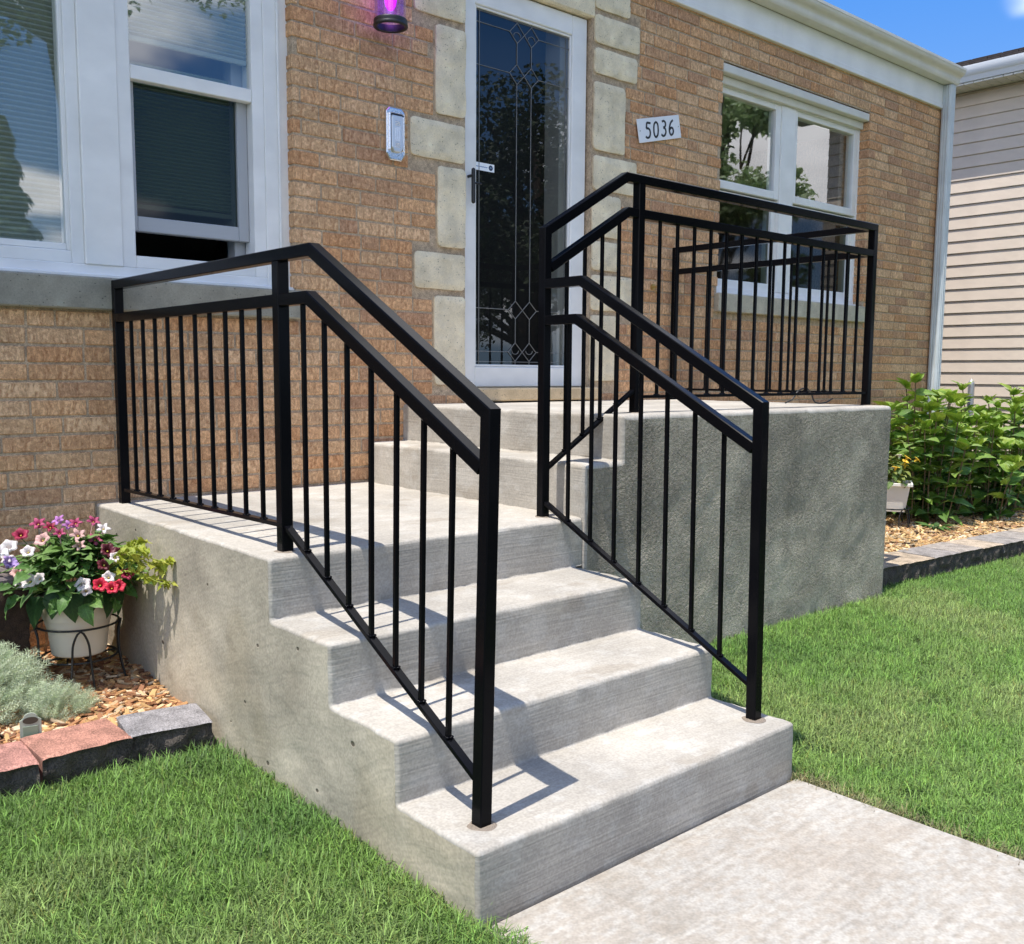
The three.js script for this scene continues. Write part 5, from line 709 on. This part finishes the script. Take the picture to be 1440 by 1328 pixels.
// ------------------------------------------------------------------ trees across the yard and the road (seen mirrored in the panes)
{
  const lg = leafGeo(0.26, 0.10, 0.4, 0.3, 0.1, 0.9, 3);
  function tree(label, x, z, H, R0, base, col, seed, n) {
    const t = thing('tree', label, 'tree', [x, -0.05, z]), r = rng(seed), parts = [], ends = [];
    const limb = (a, b, r0, r1) => { const m = a.clone().lerp(b, 0.5).add(V(rr(-0.1, 0.1, r), rr(0, 0.12, r), rr(-0.1, 0.1, r)).multiplyScalar(a.distanceTo(b))), cv = new THREE.CatmullRomCurve3([a, m, b]), g = new THREE.TubeGeometry(cv, 8, 1, 8), p = g.attributes.position; for (let i = 0; i < p.count; i++) { const f = Math.floor(i / 9) / 8, c = cv.getPoint(f), k = r0 + (r1 - r0) * f; p.setXYZ(i, c.x + (p.getX(i) - c.x) * k, c.y + (p.getY(i) - c.y) * k, c.z + (p.getZ(i) - c.z) * k); } g.computeVertexNormals(); parts.push(g); };
    const top = V(0, base, 0), tr = R0 * 0.075; limb(V(0, 0, 0), top, tr * 1.25, tr); limb(top, V(0.1, base + (H - base) * 0.75, 0), tr, tr * 0.25);
    for (let k = 0; k < 15; k++) { const a = k * 2.4, f = r(), s = V(0, base + (H - base) * 0.5 * f * f, 0), q = Math.sqrt(1 - 0.65 * f), e = V(Math.cos(a) * R0 * 0.72 * q, base + (H - base) * (0.12 + 0.72 * f), Math.sin(a) * R0 * 0.72 * q); limb(s, e, tr * 0.5, tr * 0.12); ends.push(e); for (let m = 0; m < 3; m++) { const e2 = e.clone().add(V(rr(-1, 1, r), rr(-0.5, 0.6, r), rr(-1, 1, r)).multiplyScalar(R0 * 0.36)); limb(s.clone().lerp(e, 0.6), e2, tr * 0.2, tr * 0.05); ends.push(e2); } }
    mesh('trunk', merge(parts), M.bark, t); const L = []; for (let k = 0; k < n; k++) { const e = ends[Math.floor(r() * ends.length)], d = V(rr(-1, 1, r), rr(-1, 1, r), rr(-1, 1, r)).normalize().multiplyScalar(Math.cbrt(r()) * R0 * 0.27), k2 = 0.6 + 0.8 * r(); L.push([mat4(e.x + d.x, e.y + d.y * 0.8, e.z + d.z, rr(-0.7, 0.7, r), r() * 6.283, rr(-0.7, 0.7, r), rr(0.38, 0.75, r)), lin(col[0] * k2, col[1] * k2, col[2] * k2)]); }
    inst('crown', lg, phys({ color: lin(1, 1, 1), transmission: 0.45, thickness: 0, roughness: 0.7 }), L, t).userData.kind = 'stuff';
  }
  tree('broad dark tree across the walk, mirrored in the storm door glass', 15.2, 13.6, 8.6, 3.9, 3.0, [0.06, 0.10, 0.024], 1, 30000);
  tree('tall pale green tree mirrored in the wide window, its crown high above the walk', 4.9, 15.5, 14.0, 5.0, 7.4, [0.16, 0.23, 0.07], 2, 34000);
  tree('bushy tree mirrored in the left half of the window right of the door', 14.7, 7.75, 8.6, 1.6, 1.6, [0.50, 0.62, 0.32], 3, 12000);
  tree('tree beyond the road, mirrored low in the storm door glass', 24, 24, 8, 4.2, 2.4, [0.06, 0.10, 0.03], 5, 16000);
  const t = thing('spruce_tree', 'dark pointed spruce beyond the road, mirrored at the left edge of the wide window', 'tree', [9.3, -0.1, 38]), r = rng(9), L = []; mesh('trunk', cyl(0.06, 0.28, 11, 10, 0, 5.5, 0), M.bark, t);
  for (let k = 0; k < 7000; k++) { const y = 1 + 10.2 * r(), q = (11.6 - y) * 0.27 * (0.75 + 0.25 * Math.sin(y * 5.5)), a = r() * 6.283, d = q * Math.sqrt(r()), k2 = 0.6 + 0.7 * r(); L.push([mat4(Math.cos(a) * d, y - d * 0.25, Math.sin(a) * d, 0.35, Math.PI / 2 - a, 0, rr(1.1, 2.0, r)), lin(0.035 * k2, 0.07 * k2, 0.03 * k2)]); } inst('crown', lg, std({ color: lin(1, 1, 1), roughness: 0.8 }), L, t).userData.kind = 'stuff';
}


renderer.render(scene, camera);
